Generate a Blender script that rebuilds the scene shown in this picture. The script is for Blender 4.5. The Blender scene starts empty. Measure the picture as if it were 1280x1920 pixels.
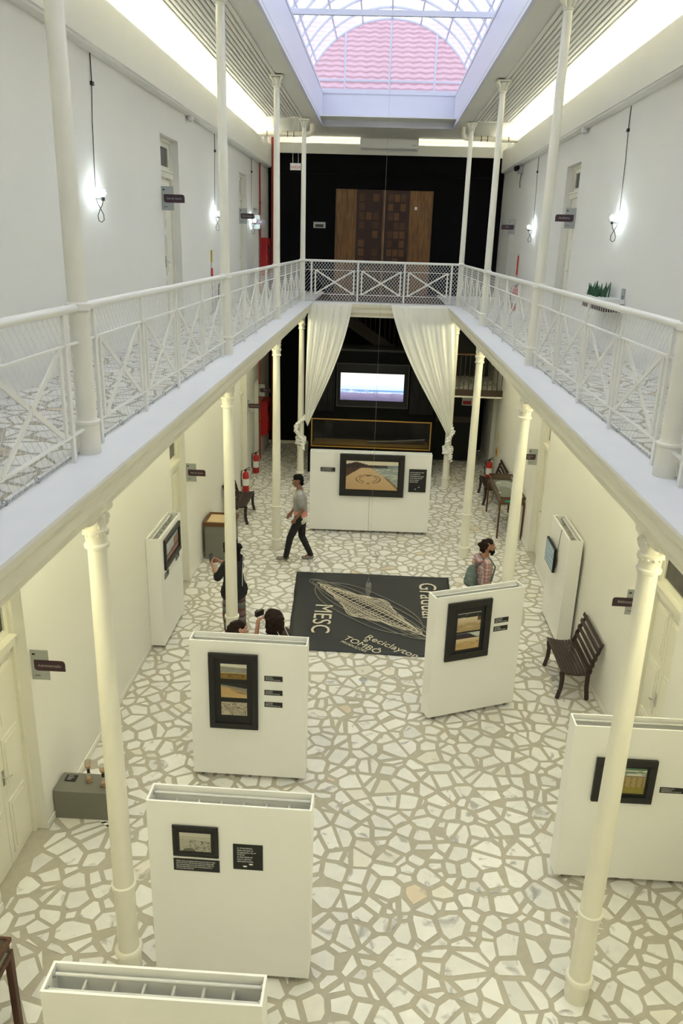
import bpy, bmesh, math, random
import numpy as np
from mathutils import Vector, Matrix

# ------------------------------------------------------------------ camera, world, exposure
SC = bpy.context.scene
COL = SC.collection
CAM_POS = (0.0, 0.0, 6.0)
CAM_R = ((0.9983641, 0.0496846, 0.0282929), (0.0429640, -0.3254201, -0.9445929), (-0.0377246, 0.9442633, -0.3270224))
F_PX = 1462.62
cam_data = bpy.data.cameras.new('camera')
cam = bpy.data.objects.new('camera', cam_data)
COL.objects.link(cam)
cam_data.sensor_fit = 'VERTICAL'
cam_data.sensor_height = 36.0
cam_data.lens = F_PX / 1920.0 * 36.0
cam_data.clip_end = 200
_r, _d, _f = CAM_R
cam.matrix_world = Matrix(((_r[0], -_d[0], -_f[0], CAM_POS[0]), (_r[1], -_d[1], -_f[1], CAM_POS[1]), (_r[2], -_d[2], -_f[2], CAM_POS[2]), (0, 0, 0, 1)))
SC.camera = cam

SKY = 2.05           # overcast sky
COVE = 48.0         # fluorescent strips in the ceiling coves
LAMP = 63.0         # ceiling lights under the galleries
BULB = 110.0         # bare bulbs on the upper walls
world = bpy.data.worlds.new('overcast_sky')
SC.world = world
world.use_nodes = True
bg = world.node_tree.nodes['Background']
bg.inputs['Color'].default_value = (0.85, 0.925, 1.0, 1)
bg.inputs['Strength'].default_value = SKY
SC.view_settings.view_transform = 'Standard'
SC.view_settings.look = 'None'
SC.view_settings.gamma = 1
SC.view_settings.exposure = 0.0
SC.view_settings.use_curve_mapping = False
SC.cycles.use_light_tree = False
SC.cycles.max_bounces = 6
SC.cycles.diffuse_bounces = 4
SC.cycles.use_adaptive_sampling = True
SC.cycles.adaptive_threshold = 0.06
SC.cycles.glossy_bounces = 2
SC.cycles.transmission_bounces = 3
SC.cycles.transparent_max_bounces = 24
SC.cycles.sample_clamp_indirect = 60.0
SC.cycles.caustics_reflective = False
SC.cycles.caustics_refractive = False

random.seed(7)
R = random.Random(11)

# hall dimensions (metres)
WX = 3.29          # side walls
CX = 1.914         # column rows and railings
ROWS = [5.02 + 4.9214 * i for i in range(4)]
BZ = 4.61          # gallery floor
LEDGE = 1.62       # inner edge of the galleries
BACK = 23.7
CEIL = 8.7

# ------------------------------------------------------------------ mesh helpers
class MB:
    def __init__(self):
        self.v = []; self.f = []; self.sm = []; self.mi = []; self.cur = 0
    def add(self, vs, fs, smooth=False):
        o = len(self.v)
        self.v += [tuple(p) for p in vs]
        for f in fs:
            self.f.append(tuple(i + o for i in f)); self.sm.append(smooth); self.mi.append(self.cur)
        return self
    def box(self, x0, x1, y0, y1, z0, z1):
        if x0 > x1: x0, x1 = x1, x0
        if y0 > y1: y0, y1 = y1, y0
        if z0 > z1: z0, z1 = z1, z0
        vs = [(x0,y0,z0),(x1,y0,z0),(x1,y1,z0),(x0,y1,z0),(x0,y0,z1),(x1,y0,z1),(x1,y1,z1),(x0,y1,z1)]
        return self.add(vs, [(0,3,2,1),(4,5,6,7),(0,1,5,4),(1,2,6,5),(2,3,7,6),(3,0,4,7)])
    def bar(self, a, b, w, t, up=(0,0,1)):
        """flat bar from a to b: w across 'up' x dir, t along up-ish"""
        a = Vector(a); b = Vector(b); d = (b - a).normalized(); u = Vector(up)
        s = d.cross(u)
        if s.length < 1e-5: s = d.cross(Vector((1,0,0)))
        s.normalize(); n = s.cross(d).normalized()
        s = s * w / 2; n = n * t / 2
        vs = [a-s-n, a+s-n, a+s+n, a-s+n, b-s-n, b+s-n, b+s+n, b-s+n]
        return self.add(vs, [(0,1,2,3),(7,6,5,4),(0,4,5,1),(1,5,6,2),(2,6,7,3),(3,7,4,0)])
    def tube(self, path, r, n=8, caps=True, closed=False):
        P = [Vector(p) for p in path]; m = len(P)
        rr = r if isinstance(r, (list, tuple)) else [r] * m
        o = []; prev = None
        for i in range(m):
            if closed: d = P[(i+1) % m] - P[i-1]
            else: d = P[min(i+1, m-1)] - P[max(i-1, 0)]
            d.normalize()
            if prev is None:
                s = d.cross(Vector((0,0,1)))
                if s.length < 1e-3: s = d.cross(Vector((1,0,0)))
            else:
                s = prev - d * prev.dot(d)
                if s.length < 1e-4: s = d.cross(Vector((0,0,1)))
            s.normalize(); prev = s; u = d.cross(s)
            o += [P[i] + (s * math.cos(2*math.pi*k/n) + u * math.sin(2*math.pi*k/n)) * rr[i] for k in range(n)]
        fs = []
        for i in range(m if closed else m - 1):
            j = (i + 1) % m
            fs += [(i*n+k, i*n+(k+1) % n, j*n+(k+1) % n, j*n+k) for k in range(n)]
        if caps and not closed:
            fs.append(tuple(range(n-1, -1, -1))); fs.append(tuple((m-1)*n + k for k in range(n)))
        return self.add(o, fs, True)
    def lathe(self, prof, n=20, c=(0,0,0), caps=True):
        vs = []; fs = []
        for r, z in prof:
            vs += [(c[0]+r*math.cos(2*math.pi*k/n), c[1]+r*math.sin(2*math.pi*k/n), c[2]+z) for k in range(n)]
        m = len(prof)
        for i in range(m-1):
            fs += [(i*n+k, i*n+(k+1) % n, (i+1)*n+(k+1) % n, (i+1)*n+k) for k in range(n)]
        if caps:
            fs.append(tuple(range(n-1, -1, -1))); fs.append(tuple((m-1)*n+k for k in range(n)))
        return self.add(vs, fs, True)
    def prism(self, poly, z0, z1):
        n = len(poly)
        vs = [(x,y,z0) for x,y in poly] + [(x,y,z1) for x,y in poly]
        fs = [tuple(range(n-1,-1,-1)), tuple(range(n,2*n))] + [(i,(i+1)%n,n+(i+1)%n,n+i) for i in range(n)]
        return self.add(vs, fs)
    def ball(self, c, r, n=12, m=8):
        rx, ry, rz = r if isinstance(r, (tuple, list)) else (r, r, r)
        vs = [(c[0],c[1],c[2]-rz)]; fs = []
        for i in range(1, m):
            t = -math.pi/2 + math.pi*i/m
            vs += [(c[0]+rx*math.cos(t)*math.cos(2*math.pi*k/n), c[1]+ry*math.cos(t)*math.sin(2*math.pi*k/n), c[2]+rz*math.sin(t)) for k in range(n)]
        vs.append((c[0],c[1],c[2]+rz)); top = len(vs)-1
        for k in range(n):
            fs.append((0, 1+(k+1)%n, 1+k)); fs.append((top, 1+(m-2)*n+k, 1+(m-2)*n+(k+1)%n))
        for i in range(m-2):
            fs += [(1+i*n+k, 1+i*n+(k+1)%n, 1+(i+1)*n+(k+1)%n, 1+(i+1)*n+k) for k in range(n)]
        return self.add(vs, fs, True)
    def extrude_profile(self, prof, axis_from, axis_to, axis='y', closed=True):
        """prof: list of (a,z); swept along y (a=x) or x (a=y)"""
        n = len(prof)
        if axis == 'y': vs = [(a,axis_from,z) for a,z in prof] + [(a,axis_to,z) for a,z in prof]
        else: vs = [(axis_from,a,z) for a,z in prof] + [(axis_to,a,z) for a,z in prof]
        fs = [(i,(i+1)%n,n+(i+1)%n,n+i) for i in range(n if closed else n-1)]
        if closed: fs += [tuple(range(n-1,-1,-1)), tuple(range(n,2*n))]
        return self.add(vs, fs)
    def mesh(self, name, mats):
        me = bpy.data.meshes.new(name)
        me.from_pydata(self.v, [], self.f)
        me.polygons.foreach_set('use_smooth', self.sm)
        if not isinstance(mats, (list, tuple)): mats = [mats]
        for m in mats: me.materials.append(m)
        if len(mats) > 1: me.polygons.foreach_set('material_index', self.mi)
        bm = bmesh.new(); bm.from_mesh(me); bmesh.ops.recalc_face_normals(bm, faces=bm.faces); bm.to_mesh(me); bm.free()
        if any(self.sm):
            try: me.set_sharp_from_angle(angle=math.radians(40))
            except Exception: pass
        me.update()
        return me
    def build(self, name, mats, parent=None, loc=None, rz=0.0):
        o = bpy.data.objects.new(name, self.mesh(name, mats))
        COL.objects.link(o)
        if parent is not None: o.parent = parent
        if loc is not None: o.location = loc
        if rz: o.rotation_euler = (0, 0, rz)
        return o

def tag(o, label=None, cat=None, group=None, kind=None):
    if label: o['label'] = label
    if cat: o['category'] = cat
    if group: o['group'] = group
    if kind: o['kind'] = kind
    return o
def thing(name, label, cat, loc=(0,0,0), rz=0.0, group=None, kind=None):
    o = bpy.data.objects.new(name, None)
    COL.objects.link(o); o.location = loc; o.rotation_euler = (0,0,rz)
    o.empty_display_size = 0.1
    return tag(o, label, cat, group, kind)
def bx(name, m, parent, *b):
    return MB().box(*b).build(name, m, parent)
def children(o): return [c for c in bpy.data.objects if c.parent == o]
def copy_tree(o, parent=None, loc=None, rz=None):
    c = o.copy(); COL.objects.link(c)
    if parent is not None: c.parent = parent
    if loc is not None: c.location = loc
    if rz is not None: c.rotation_euler = (0,0,rz)
    for ch in children(o): copy_tree(ch, c)
    return c
def bevelled(o, w, seg=2):
    m = o.modifiers.new('bevel', 'BEVEL'); m.width = w; m.segments = seg; m.limit_method = 'ANGLE'
    return o

WORK = bpy.data.scenes.new('workbench')
def evaluated_mesh(ob):
    """apply an object's modifiers or text outline in an empty side scene, return the plain mesh"""
    WORK.collection.objects.link(ob)
    vl = WORK.view_layers[0]; vl.update()
    me = bpy.data.meshes.new_from_object(ob.evaluated_get(vl.depsgraph))
    bpy.data.objects.remove(ob)
    return me

# ------------------------------------------------------------------ materials
def mat(name, col, rough=0.6, metal=0.0, var=0.0, scale=6.0, bump=0.0, emit=None, es=0.0, spec=0.5, alpha=1.0):
    m = bpy.data.materials.new(name); m.use_nodes = True
    nt = m.node_tree; p = nt.nodes['Principled BSDF']
    p.inputs['Base Color'].default_value = (*col, 1)
    p.inputs['Roughness'].default_value = rough
    p.inputs['Metallic'].default_value = metal
    p.inputs['Specular IOR Level'].default_value = spec
    if var or bump:
        tc = nt.nodes.new('ShaderNodeTexCoord')
        nz = nt.nodes.new('ShaderNodeTexNoise'); nz.inputs['Scale'].default_value = scale; nz.inputs['Detail'].default_value = 5
        nt.links.new(tc.outputs['Object'], nz.inputs['Vector'])
        if var:
            mx = nt.nodes.new('ShaderNodeMix'); mx.data_type = 'RGBA'
            mx.inputs['A'].default_value = tuple(max(0, c*(1-var)) for c in col) + (1,)
            mx.inputs['B'].default_value = tuple(min(1, c*(1+var)) for c in col) + (1,)
            nt.links.new(nz.outputs['Fac'], mx.inputs['Factor']); nt.links.new(mx.outputs['Result'], p.inputs['Base Color'])
        if bump:
            bp = nt.nodes.new('ShaderNodeBump'); bp.inputs['Strength'].default_value = bump; bp.inputs['Distance'].default_value = 0.01
            nt.links.new(nz.outputs['Fac'], bp.inputs['Height']); nt.links.new(bp.outputs['Normal'], p.inputs['Normal'])
    if emit:
        p.inputs['Emission Color'].default_value = (*emit, 1); p.inputs['Emission Strength'].default_value = es
    return m
def wood(name, c1, c2, scale=3.0, axis=1, rough=0.5):
    m = bpy.data.materials.new(name); m.use_nodes = True
    nt = m.node_tree; p = nt.nodes['Principled BSDF']; p.inputs['Roughness'].default_value = rough
    tc = nt.nodes.new('ShaderNodeTexCoord'); mp = nt.nodes.new('ShaderNodeMapping')
    s = [14.0]*3; s[axis] = 1.2; mp.inputs['Scale'].default_value = s
    nz = nt.nodes.new('ShaderNodeTexNoise'); nz.inputs['Scale'].default_value = scale; nz.inputs['Detail'].default_value = 6; nz.inputs['Distortion'].default_value = 0.6
    rp = nt.nodes.new('ShaderNodeValToRGB'); rp.color_ramp.elements[0].position = 0.35; rp.color_ramp.elements[1].position = 0.65
    rp.color_ramp.elements[0].color = (*c1,1); rp.color_ramp.elements[1].color = (*c2,1)
    nt.links.new(tc.outputs['Object'], mp.inputs['Vector']); nt.links.new(mp.outputs['Vector'], nz.inputs['Vector'])
    nt.links.new(nz.outputs['Fac'], rp.inputs['Fac']); nt.links.new(rp.outputs['Color'], p.inputs['Base Color'])
    return m
def glassy(name, tint=(1,1,1), gloss=0.08, haze=0.0):
    m = bpy.data.materials.new(name); m.use_nodes = True
    nt = m.node_tree; nt.nodes.remove(nt.nodes['Principled BSDF']); out = nt.nodes['Material Output']
    t = nt.nodes.new('ShaderNodeBsdfTransparent'); t.inputs['Color'].default_value = (*tint,1)
    g = nt.nodes.new('ShaderNodeBsdfGlossy'); g.inputs['Roughness'].default_value = 0.05
    mx = nt.nodes.new('ShaderNodeMixShader'); mx.inputs[0].default_value = gloss
    nt.links.new(t.outputs[0], mx.inputs[1]); nt.links.new(g.outputs[0], mx.inputs[2])
    last = mx
    if haze:
        d = nt.nodes.new('ShaderNodeBsdfTranslucent'); d.inputs['Color'].default_value = (0.95,0.95,1,1)
        m2 = nt.nodes.new('ShaderNodeMixShader'); m2.inputs[0].default_value = haze
        nt.links.new(mx.outputs[0], m2.inputs[1]); nt.links.new(d.outputs[0], m2.inputs[2]); last = m2
    nt.links.new(last.outputs[0], out.inputs['Surface'])
    return m
def vcol_mat(name, attr='tint', rough=0.6, emit=0.0):
    m = bpy.data.materials.new(name); m.use_nodes = True
    nt = m.node_tree; p = nt.nodes['Principled BSDF']; p.inputs['Roughness'].default_value = rough
    a = nt.nodes.new('ShaderNodeAttribute'); a.attribute_name = attr
    if emit:
        p.inputs['Base Color'].default_value = (0.01,0.01,0.01,1)
        nt.links.new(a.outputs['Color'], p.inputs['Emission Color']); p.inputs['Emission Strength'].default_value = emit
    else: nt.links.new(a.outputs['Color'], p.inputs['Base Color'])
    return m

M = {}
M['wall'] = mat('wall_paint', (0.80,0.79,0.74), 0.75, var=0.02, scale=1.5, bump=0.03)
M['cream'] = mat('cream_joinery', (0.79,0.77,0.66), 0.45, var=0.02, scale=2)
M['column'] = mat('column_paint', (0.80,0.78,0.68), 0.4, var=0.03, scale=9)
M['rail'] = mat('rail_paint', (0.80,0.79,0.73), 0.4)
M['ledge'] = mat('ledge_paint', (0.83,0.83,0.84), 0.55, var=0.03, scale=4)
M['beam'] = mat('beam_paint', (0.80,0.78,0.68), 0.55)
M['ceiling'] = mat('ceiling_paint', (0.74,0.73,0.66), 0.6)
M['slat'] = mat('ceiling_slat', (0.68,0.67,0.60), 0.5, var=0.04, scale=8)
M['gap'] = mat('ceiling_gap', (0.10,0.10,0.09), 0.9)
M['skyframe'] = mat('skylight_frame', (0.66,0.66,0.74), 0.45)
M['pane'] = glassy('skylight_pane', (0.95,0.955,1.0), 0.05, haze=0.25)
M['clear'] = glassy('clear_glass', (0.97,0.99,0.98), 0.06)
M['endglass'] = glassy('end_wall_glass', (0.95,0.92,1.0), 0.05, haze=0.12)
M['grout'] = mat('grout', (0.45,0.42,0.345), 0.9, var=0.12, scale=14, bump=0.15)
M['black_wall'] = mat('black_wall_paint', (0.0045,0.0045,0.0045), 0.8, var=0.3, scale=2, spec=0.12)
M['black'] = mat('black_paint', (0.008,0.008,0.008), 0.5, spec=0.3)
M['panel'] = mat('panel_white', (0.86,0.86,0.84), 0.5, var=0.012, scale=3)
M['panel_in'] = mat('panel_inside', (0.80,0.79,0.74), 0.6)
M['steel'] = mat('steel_tube', (0.75,0.75,0.75), 0.25, metal=1.0)
M['rod'] = mat('satin_rod', (0.60,0.60,0.58), 0.35)
M['castor'] = mat('castor_rubber', (0.10,0.10,0.10), 0.6)
M['frame'] = mat('picture_frame_black', (0.013,0.012,0.011), 0.45)
M['mount'] = mat('picture_mount_black', (0.010,0.010,0.010), 0.6)
M['placard'] = mat('placard_black', (0.011,0.011,0.011), 0.55)
M['ink'] = mat('white_lettering', (0.85,0.85,0.82), 0.6)
M['inkdim'] = mat('pale_lettering', (0.42,0.40,0.42), 0.6)
M['print'] = vcol_mat('photo_print', rough=0.5)
M['screen'] = vcol_mat('lit_screen', rough=0.3, emit=1.15)
M['red'] = mat('fire_red', (0.45,0.012,0.012), 0.4)
M['pipe_red'] = mat('pipe_red', (0.42,0.035,0.02), 0.45)
M['bench'] = wood('dark_bench_wood', (0.012,0.006,0.004), (0.045,0.022,0.015), axis=1)
M['mahogany'] = wood('brown_wood', (0.055,0.018,0.009), (0.12,0.045,0.022), axis=2)
M['doorwood'] = wood('amber_door_wood', (0.12,0.048,0.008), (0.24,0.105,0.02), axis=2, scale=2.2)
M['carved'] = mat('carved_dark_wood', (0.045,0.018,0.007), 0.6, var=0.3, scale=6)
M['carved2'] = mat('carved_mid_wood', (0.13,0.055,0.015), 0.6, var=0.3, scale=9)
M['carved3'] = mat('carved_warm_wood', (0.080,0.032,0.010), 0.6, var=0.3, scale=9)
M['grey'] = mat('grey_paint', (0.185,0.18,0.15), 0.6, var=0.03)
M['plate'] = mat('sign_plate_grey', (0.38,0.40,0.39), 0.5)
M['signdark'] = mat('sign_board_plum', (0.045,0.018,0.026), 0.45)
M['cloth'] = mat('white_drape', (0.86,0.86,0.81), 0.85, var=0.03, scale=3)
M['tarp'] = mat('black_tarp', (0.019,0.021,0.022), 0.55, var=0.25, scale=2.0, bump=0.2)
M['sand'] = mat('pale_sand', (0.62,0.57,0.44), 0.95, var=0.2, scale=60)
M['sanddim'] = mat('thin_sand', (0.22,0.21,0.18), 0.95, var=0.4, scale=30)
M['gold'] = mat('yellow_frame', (0.42,0.235,0.04), 0.5)
M['pvc'] = mat('pvc_pipe', (0.74,0.70,0.58), 0.45)
M['cord'] = mat('black_cord', (0.015,0.015,0.015), 0.5)
M['bulb'] = mat('bulb_glass', (0.9,0.95,1), 0.3, emit=(0.80,0.95,1.0), es=BULB)
M['white'] = mat('white_plastic', (0.78,0.78,0.76), 0.4)
M['yellow'] = mat('sign_yellow', (0.75,0.50,0.03), 0.5)
M['signred'] = mat('sign_red', (0.60,0.03,0.03), 0.5)
M['tile'] = mat('roof_tile', (0.56,0.335,0.345), 0.85, var=0.15, scale=3)
M['cove_lamp'] = mat('cove_tube', (1,1,1), 0.5, emit=(1.0,0.985,0.83), es=COVE)
M['end_lamp'] = mat('end_cove_tube', (1,1,1), 0.5, emit=(1.0,0.985,0.83), es=COVE*0.3)
M['net'] = mat('white_netting', (0.86,0.86,0.84), 0.6)
M['lamp'] = mat('lamp_diffuser', (1,1,1), 0.5, emit=(1.0,0.95,0.60), es=LAMP)
M['dark_metal'] = mat('dark_rail', (0.025,0.018,0.014), 0.5)
M['brown'] = mat('brown_band', (0.05,0.03,0.02), 0.5)
M['darkgrey'] = mat('dark_grey_wall', (0.03,0.031,0.03), 0.7)
M['plant'] = mat('plant_green', (0.035,0.12,0.05), 0.5, var=0.4, scale=20)

# ------------------------------------------------------------------ room shell
def wall_side(name, s, openings):
    """painted wall with door reveals, one connected mesh; openings: (y0,y1,z0,z1)"""
    ys = sorted({-4.0, BACK} | {o[0] for o in openings} | {o[1] for o in openings})
    zs = sorted({0.0, CEIL+0.3} | {o[2] for o in openings} | {o[3] for o in openings})
    idx = {}; V = []; Fc = []
    def vid(x, y, z):
        k = (round(x,4), round(y,4), round(z,4))
        if k not in idx: idx[k] = len(V); V.append(k)
        return idx[k]
    x = s*WX; xd = s*(WX+0.24)
    for j in range(len(ys)-1):
        for k in range(len(zs)-1):
            y0,y1,z0,z1 = ys[j],ys[j+1],zs[k],zs[k+1]
            ym, zm = (y0+y1)/2, (z0+z1)/2
            if any(o[0]<ym<o[1] and o[2]<zm<o[3] for o in openings): continue
            Fc.append((vid(x,y0,z0),vid(x,y1,z0),vid(x,y1,z1),vid(x,y0,z1)))
    for (y0,y1,z0,z1) in openings:
        zz = [z for z in zs if z0<=z<=z1]; yy = [y for y in ys if y0<=y<=y1]
        for a,b in zip(zz,zz[1:]):
            for y in (y0,y1): Fc.append((vid(x,y,a),vid(xd,y,a),vid(xd,y,b),vid(x,y,b)))
        for a,b in zip(yy,yy[1:]):
            for z in ([z1] if z0 < 0.01 else [z0,z1]): Fc.append((vid(x,a,z),vid(x,b,z),vid(xd,b,z),vid(xd,a,z)))
    # outer skin
    for a,b in zip(ys,ys[1:]):
        Fc.append((vid(xd,a,0),vid(xd,b,0),vid(xd,b,zs[-1]),vid(xd,a,zs[-1])))
    o = MB().add(V, Fc).build(name, M['wall'])
    return tag(o, kind='structure')
OPEN_L = [(5.55,6.60,0,3.2),(12.08,13.08,0,3.2),(18.72,19.62,0,3.0),(20.80,21.55,0,2.35),(12.32,13.38,BZ,7.42),(18.94,19.96,BZ,7.42),(20.95,21.75,BZ,6.75)]
OPEN_R = [(7.55,8.62,0,3.2),(14.45,15.33,0,3.2),(21.0,21.8,0,2.35),(14.54,15.59,BZ,7.40),(21.0,21.79,BZ,6.66)]
wall_side('wall_left', -1, OPEN_L)
wall_side('wall_right', 1, OPEN_R)
tag(bx('wall_back', M['black_wall'], None, -WX-0.24, WX+0.24, BACK, BACK+0.2, 0, 8.30), kind='structure')
tag(bx('wall_front', M['wall'], None, -WX-0.24, WX+0.24, -4.2, -4.0, 0, 9.0), kind='structure')
tag(bx('baseboard_back', M['cream'], None, -WX, -1.78, BACK-0.02, BACK, 0.0, 0.09), kind='structure')
for nm, s, gaps in (('baseboard_left', -1, OPEN_L), ('baseboard_right', 1, OPEN_R)):
    ys = [-4.0]
    for o in sorted(g for g in gaps if g[2] == 0): ys += [o[0], o[1]]
    ys.append(BACK)
    root = thing(nm, None, None, (0,0,0), kind='structure')
    for a, b in zip(ys[::2], ys[1::2]):
        bx('skirting_board', M['wall'], root, s*(WX-0.012), s*WX, a, b, 0, 0.07)

# doors set in the reveals
def door(n, s, y0, y1, z0, zt, z1, double=True):
    root = thing('door_%d' % n, None, None, (s*(WX+0.18), (y0+y1)/2, z0), kind='structure')
    w = (y1-y0)/2; h = zt - z0; H = z1 - z0
    fr = MB()
    for y in (-w, w-0.05): fr.box(0, -s*0.07, y, y+0.05, 0, H)
    fr.box(0, -s*0.07, -w+0.05, w-0.05, H-0.05, H)
    fr.build('frame', M['cream'], root)
    if H - h > 0.3:
        MB().box(0.0, -s*0.10, -w+0.05, w-0.05, h, h+0.08).box(0, -s*0.12, -w+0.05, w-0.05, h+0.08, h+0.10).build('transom_bar', M['cream'], root)
        sash = MB()
        sash.box(0.0, -s*0.04, -w+0.05, -w+0.12, h+0.1, H-0.05).box(0.0,-s*0.04,w-0.12,w-0.05,h+0.1,H-0.05)
        sash.box(0.0,-s*0.04,-w+0.12,w-0.12,h+0.1,h+0.17).box(0.0,-s*0.04,-w+0.12,w-0.12,H-0.12,H-0.05)
        sash.build('fanlight', M['cream'], root)
        bx('pane', M['darkpane'], root, -s*0.01, -s*0.02, -w+0.12, w-0.12, h+0.17, H-0.12)
    xs = [(-w+0.05, -0.003), (0.003, w-0.05)] if double else [(-w+0.05, w-0.05)]
    for i, (a, b) in enumerate(xs):
        leaf = bx('leaf', M['cream'], root, s*0.005, -s*0.035, a, b, 0.004, h)
        nz = 3
        for k in range(nz):
            za = 0.10 + k*(h-0.14)/nz; zb = za + (h-0.14)/nz - 0.09
            pn = MB().box(-s*0.035, -s*0.047, a+0.07, b-0.07, za, zb).box(-s*0.047, -s*0.055, a+0.11, b-0.11, za+0.05, zb-0.05)
            pn.build('door_panel', M['cream'], leaf)
    hb = MB().tube([(-s*0.035,0.04,1.02),(-s*0.075,0.04,1.02),(-s*0.08,0.05,1.01),(-s*0.08,0.13,0.99)], 0.008, 6)
    hb.box(-s*0.035,-s*0.04,0.02,0.06,0.93,1.1)
    hb.build('handle', M['steel'], root)
    return root
M['darkpane'] = mat('dark_window_pane', (0.06,0.055,0.045), 0.15)
n = 1
for s, lst in ((-1, OPEN_L), (1, OPEN_R)):
    for (y0,y1,z0,z1) in lst:
        tall = z1 - z0 > 2.5
        door(n, s, y0, y1, z0, z0 + (2.25 if tall else (z1-z0-0.05)), z1, double=tall); n += 1
# ------------------------------------------------------------------ crazy paving
def stone_mat():
    m = bpy.data.materials.new('marble_fragment'); m.use_nodes = True
    nt = m.node_tree; p = nt.nodes['Principled BSDF']; p.inputs['Roughness'].default_value = 0.42
    a = nt.nodes.new('ShaderNodeAttribute'); a.attribute_name = 'tint'
    tc = nt.nodes.new('ShaderNodeTexCoord')
    nz = nt.nodes.new('ShaderNodeTexNoise'); nz.inputs['Scale'].default_value = 2.6; nz.inputs['Detail'].default_value = 8; nz.inputs['Distortion'].default_value = 2.2
    rp = nt.nodes.new('ShaderNodeValToRGB'); e = rp.color_ramp.elements
    e[0].position = 0.30; e[0].color = (0.42,0.42,0.43,1); e[1].position = 0.40; e[1].color = (1,1,1,1)
    n2 = nt.nodes.new('ShaderNodeTexNoise'); n2.inputs['Scale'].default_value = 9; n2.inputs['Detail'].default_value = 4
    r2 = nt.nodes.new('ShaderNodeMapRange'); r2.inputs['To Min'].default_value = 0.88; r2.inputs['To Max'].default_value = 1.06
    mx = nt.nodes.new('ShaderNodeMix'); mx.data_type = 'RGBA'; mx.blend_type = 'MULTIPLY'; mx.inputs['Factor'].default_value = 0.8
    m2 = nt.nodes.new('ShaderNodeMix'); m2.data_type = 'RGBA'; m2.blend_type = 'MULTIPLY'; m2.inputs['Factor'].default_value = 1
    L = nt.links.new
    L(tc.outputs['Object'], nz.inputs['Vector']); L(nz.outputs['Fac'], rp.inputs['Fac'])
    L(tc.outputs['Object'], n2.inputs['Vector']); L(n2.outputs['Fac'], r2.inputs['Value'])
    L(a.outputs['Color'], mx.inputs['A']); L(rp.outputs['Color'], mx.inputs['B'])
    L(mx.outputs['Result'], m2.inputs['A']); L(r2.outputs['Result'], m2.inputs['B'])
    L(m2.outputs['Result'], p.inputs['Base Color'])
    return m
M['stone'] = stone_mat()
def clip(poly, nx, ny, d):
    """keep nx*x+ny*y <= d"""
    out = []; m = len(poly)
    for i in range(m):
        a = poly[i]; b = poly[(i+1) % m]
        da = nx*a[0]+ny*a[1]-d; db = nx*b[0]+ny*b[1]-d
        if da <= 0: out.append(a)
        if (da < 0 < db) or (db < 0 < da):
            t = da/(da-db); out.append((a[0]+(b[0]-a[0])*t, a[1]+(b[1]-a[1])*t))
    return out
def area(p): return 0.5*abs(sum(p[i][0]*p[(i+1)%len(p)][1]-p[(i+1)%len(p)][0]*p[i][1] for i in range(len(p))))
def gen_stones(x0, x1, y0, y1, seed, cell=0.23, gap=0.042):
    r = random.Random(seed)
    nx = max(1, round((x1-x0)/cell)); ny = max(1, round((y1-y0)/cell))
    cw = (x1-x0)/nx; ch = (y1-y0)/ny
    grid = {}
    for i in range(-1, nx+1):
        for j in range(-1, ny+1):
            if r.random() < 0.13: continue
            pts = [(x0+(i+0.5+r.uniform(-.49,.49))*cw, y0+(j+0.5+r.uniform(-.49,.49))*ch, r.choice((0,0,0.3,0.6,1.0))*cw*cw*0.42)]
            if r.random() < 0.30: pts.append((x0+(i+r.random())*cw, y0+(j+r.random())*ch, 0.0))
            grid[i,j] = pts
    out = []
    for (i,j), pts in grid.items():
        for q in pts:
            R0 = 1.6*max(cw,ch)
            poly = [(q[0]-R0,q[1]-R0),(q[0]+R0,q[1]-R0),(q[0]+R0,q[1]+R0),(q[0]-R0,q[1]+R0)]
            for di in (-2,-1,0,1,2):
                for dj in (-2,-1,0,1,2):
                    for p in grid.get((i+di,j+dj), ()):
                        if p is q: continue
                        dx, dy = p[0]-q[0], p[1]-q[1]; L = math.hypot(dx,dy)
                        if L < 1e-6: continue
                        g = gap*(0.65+0.6*((abs(math.sin((p[0]+q[0])*37.1+(p[1]+q[1])*91.7)))))
                        nxv, nyv = dx/L, dy/L
                        d = nxv*(p[0]+q[0])/2 + nyv*(p[1]+q[1])/2 + (q[2]-p[2])/(2*L) - g/2
                        poly = clip(poly, nxv, nyv, d)
                        if len(poly) < 3: break
                    if len(poly) < 3: break
                if len(poly) < 3: break
            if len(poly) < 3: continue
            for (a,b,d) in ((-1,0,-x0-0.004),(1,0,x1-0.004),(0,-1,-y0),(0,1,y1)):
                poly = clip(poly, a, b, d)
                if len(poly) < 3: break
            if len(poly) < 3: continue
            parts = [poly]
            A = area(poly)
            if A > 0.045 and r.random() < 0.4:
                t = r.uniform(0, math.pi); c = (sum(p[0] for p in poly)/len(poly), sum(p[1] for p in poly)/len(poly))
                nxv, nyv = math.cos(t), math.sin(t); d = nxv*c[0]+nyv*c[1]
                parts = [clip(poly,nxv,nyv,d-gap*.4), clip(poly,-nxv,-nyv,-d-gap*.4)]
            elif r.random() < 0.14 and len(poly) > 5:   # knock a corner off
                k = r.randrange(len(poly)); parts = [[p for n_, p in enumerate(poly) if n_ != k]]
            for p in parts:
                if len(p) < 3: continue
                q2 = []
                for v in p:
                    if not q2 or math.hypot(v[0]-q2[-1][0], v[1]-q2[-1][1]) > 0.018: q2.append(v)
                if len(q2) > 2 and area(q2) > 0.0012: out.append(q2)
    return out
def stone_tint(r):
    k = r.random(); b = r.uniform(0.90, 1.03)
    if k < 0.90: c = (0.82,0.815,0.785)
    elif k < 0.955: c = (0.72,0.72,0.70)
    elif k < 0.99: c = (0.78,0.75,0.67)
    else: c = (0.70,0.60,0.46)
    return tuple(min(1, x*b) for x in c)
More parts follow.
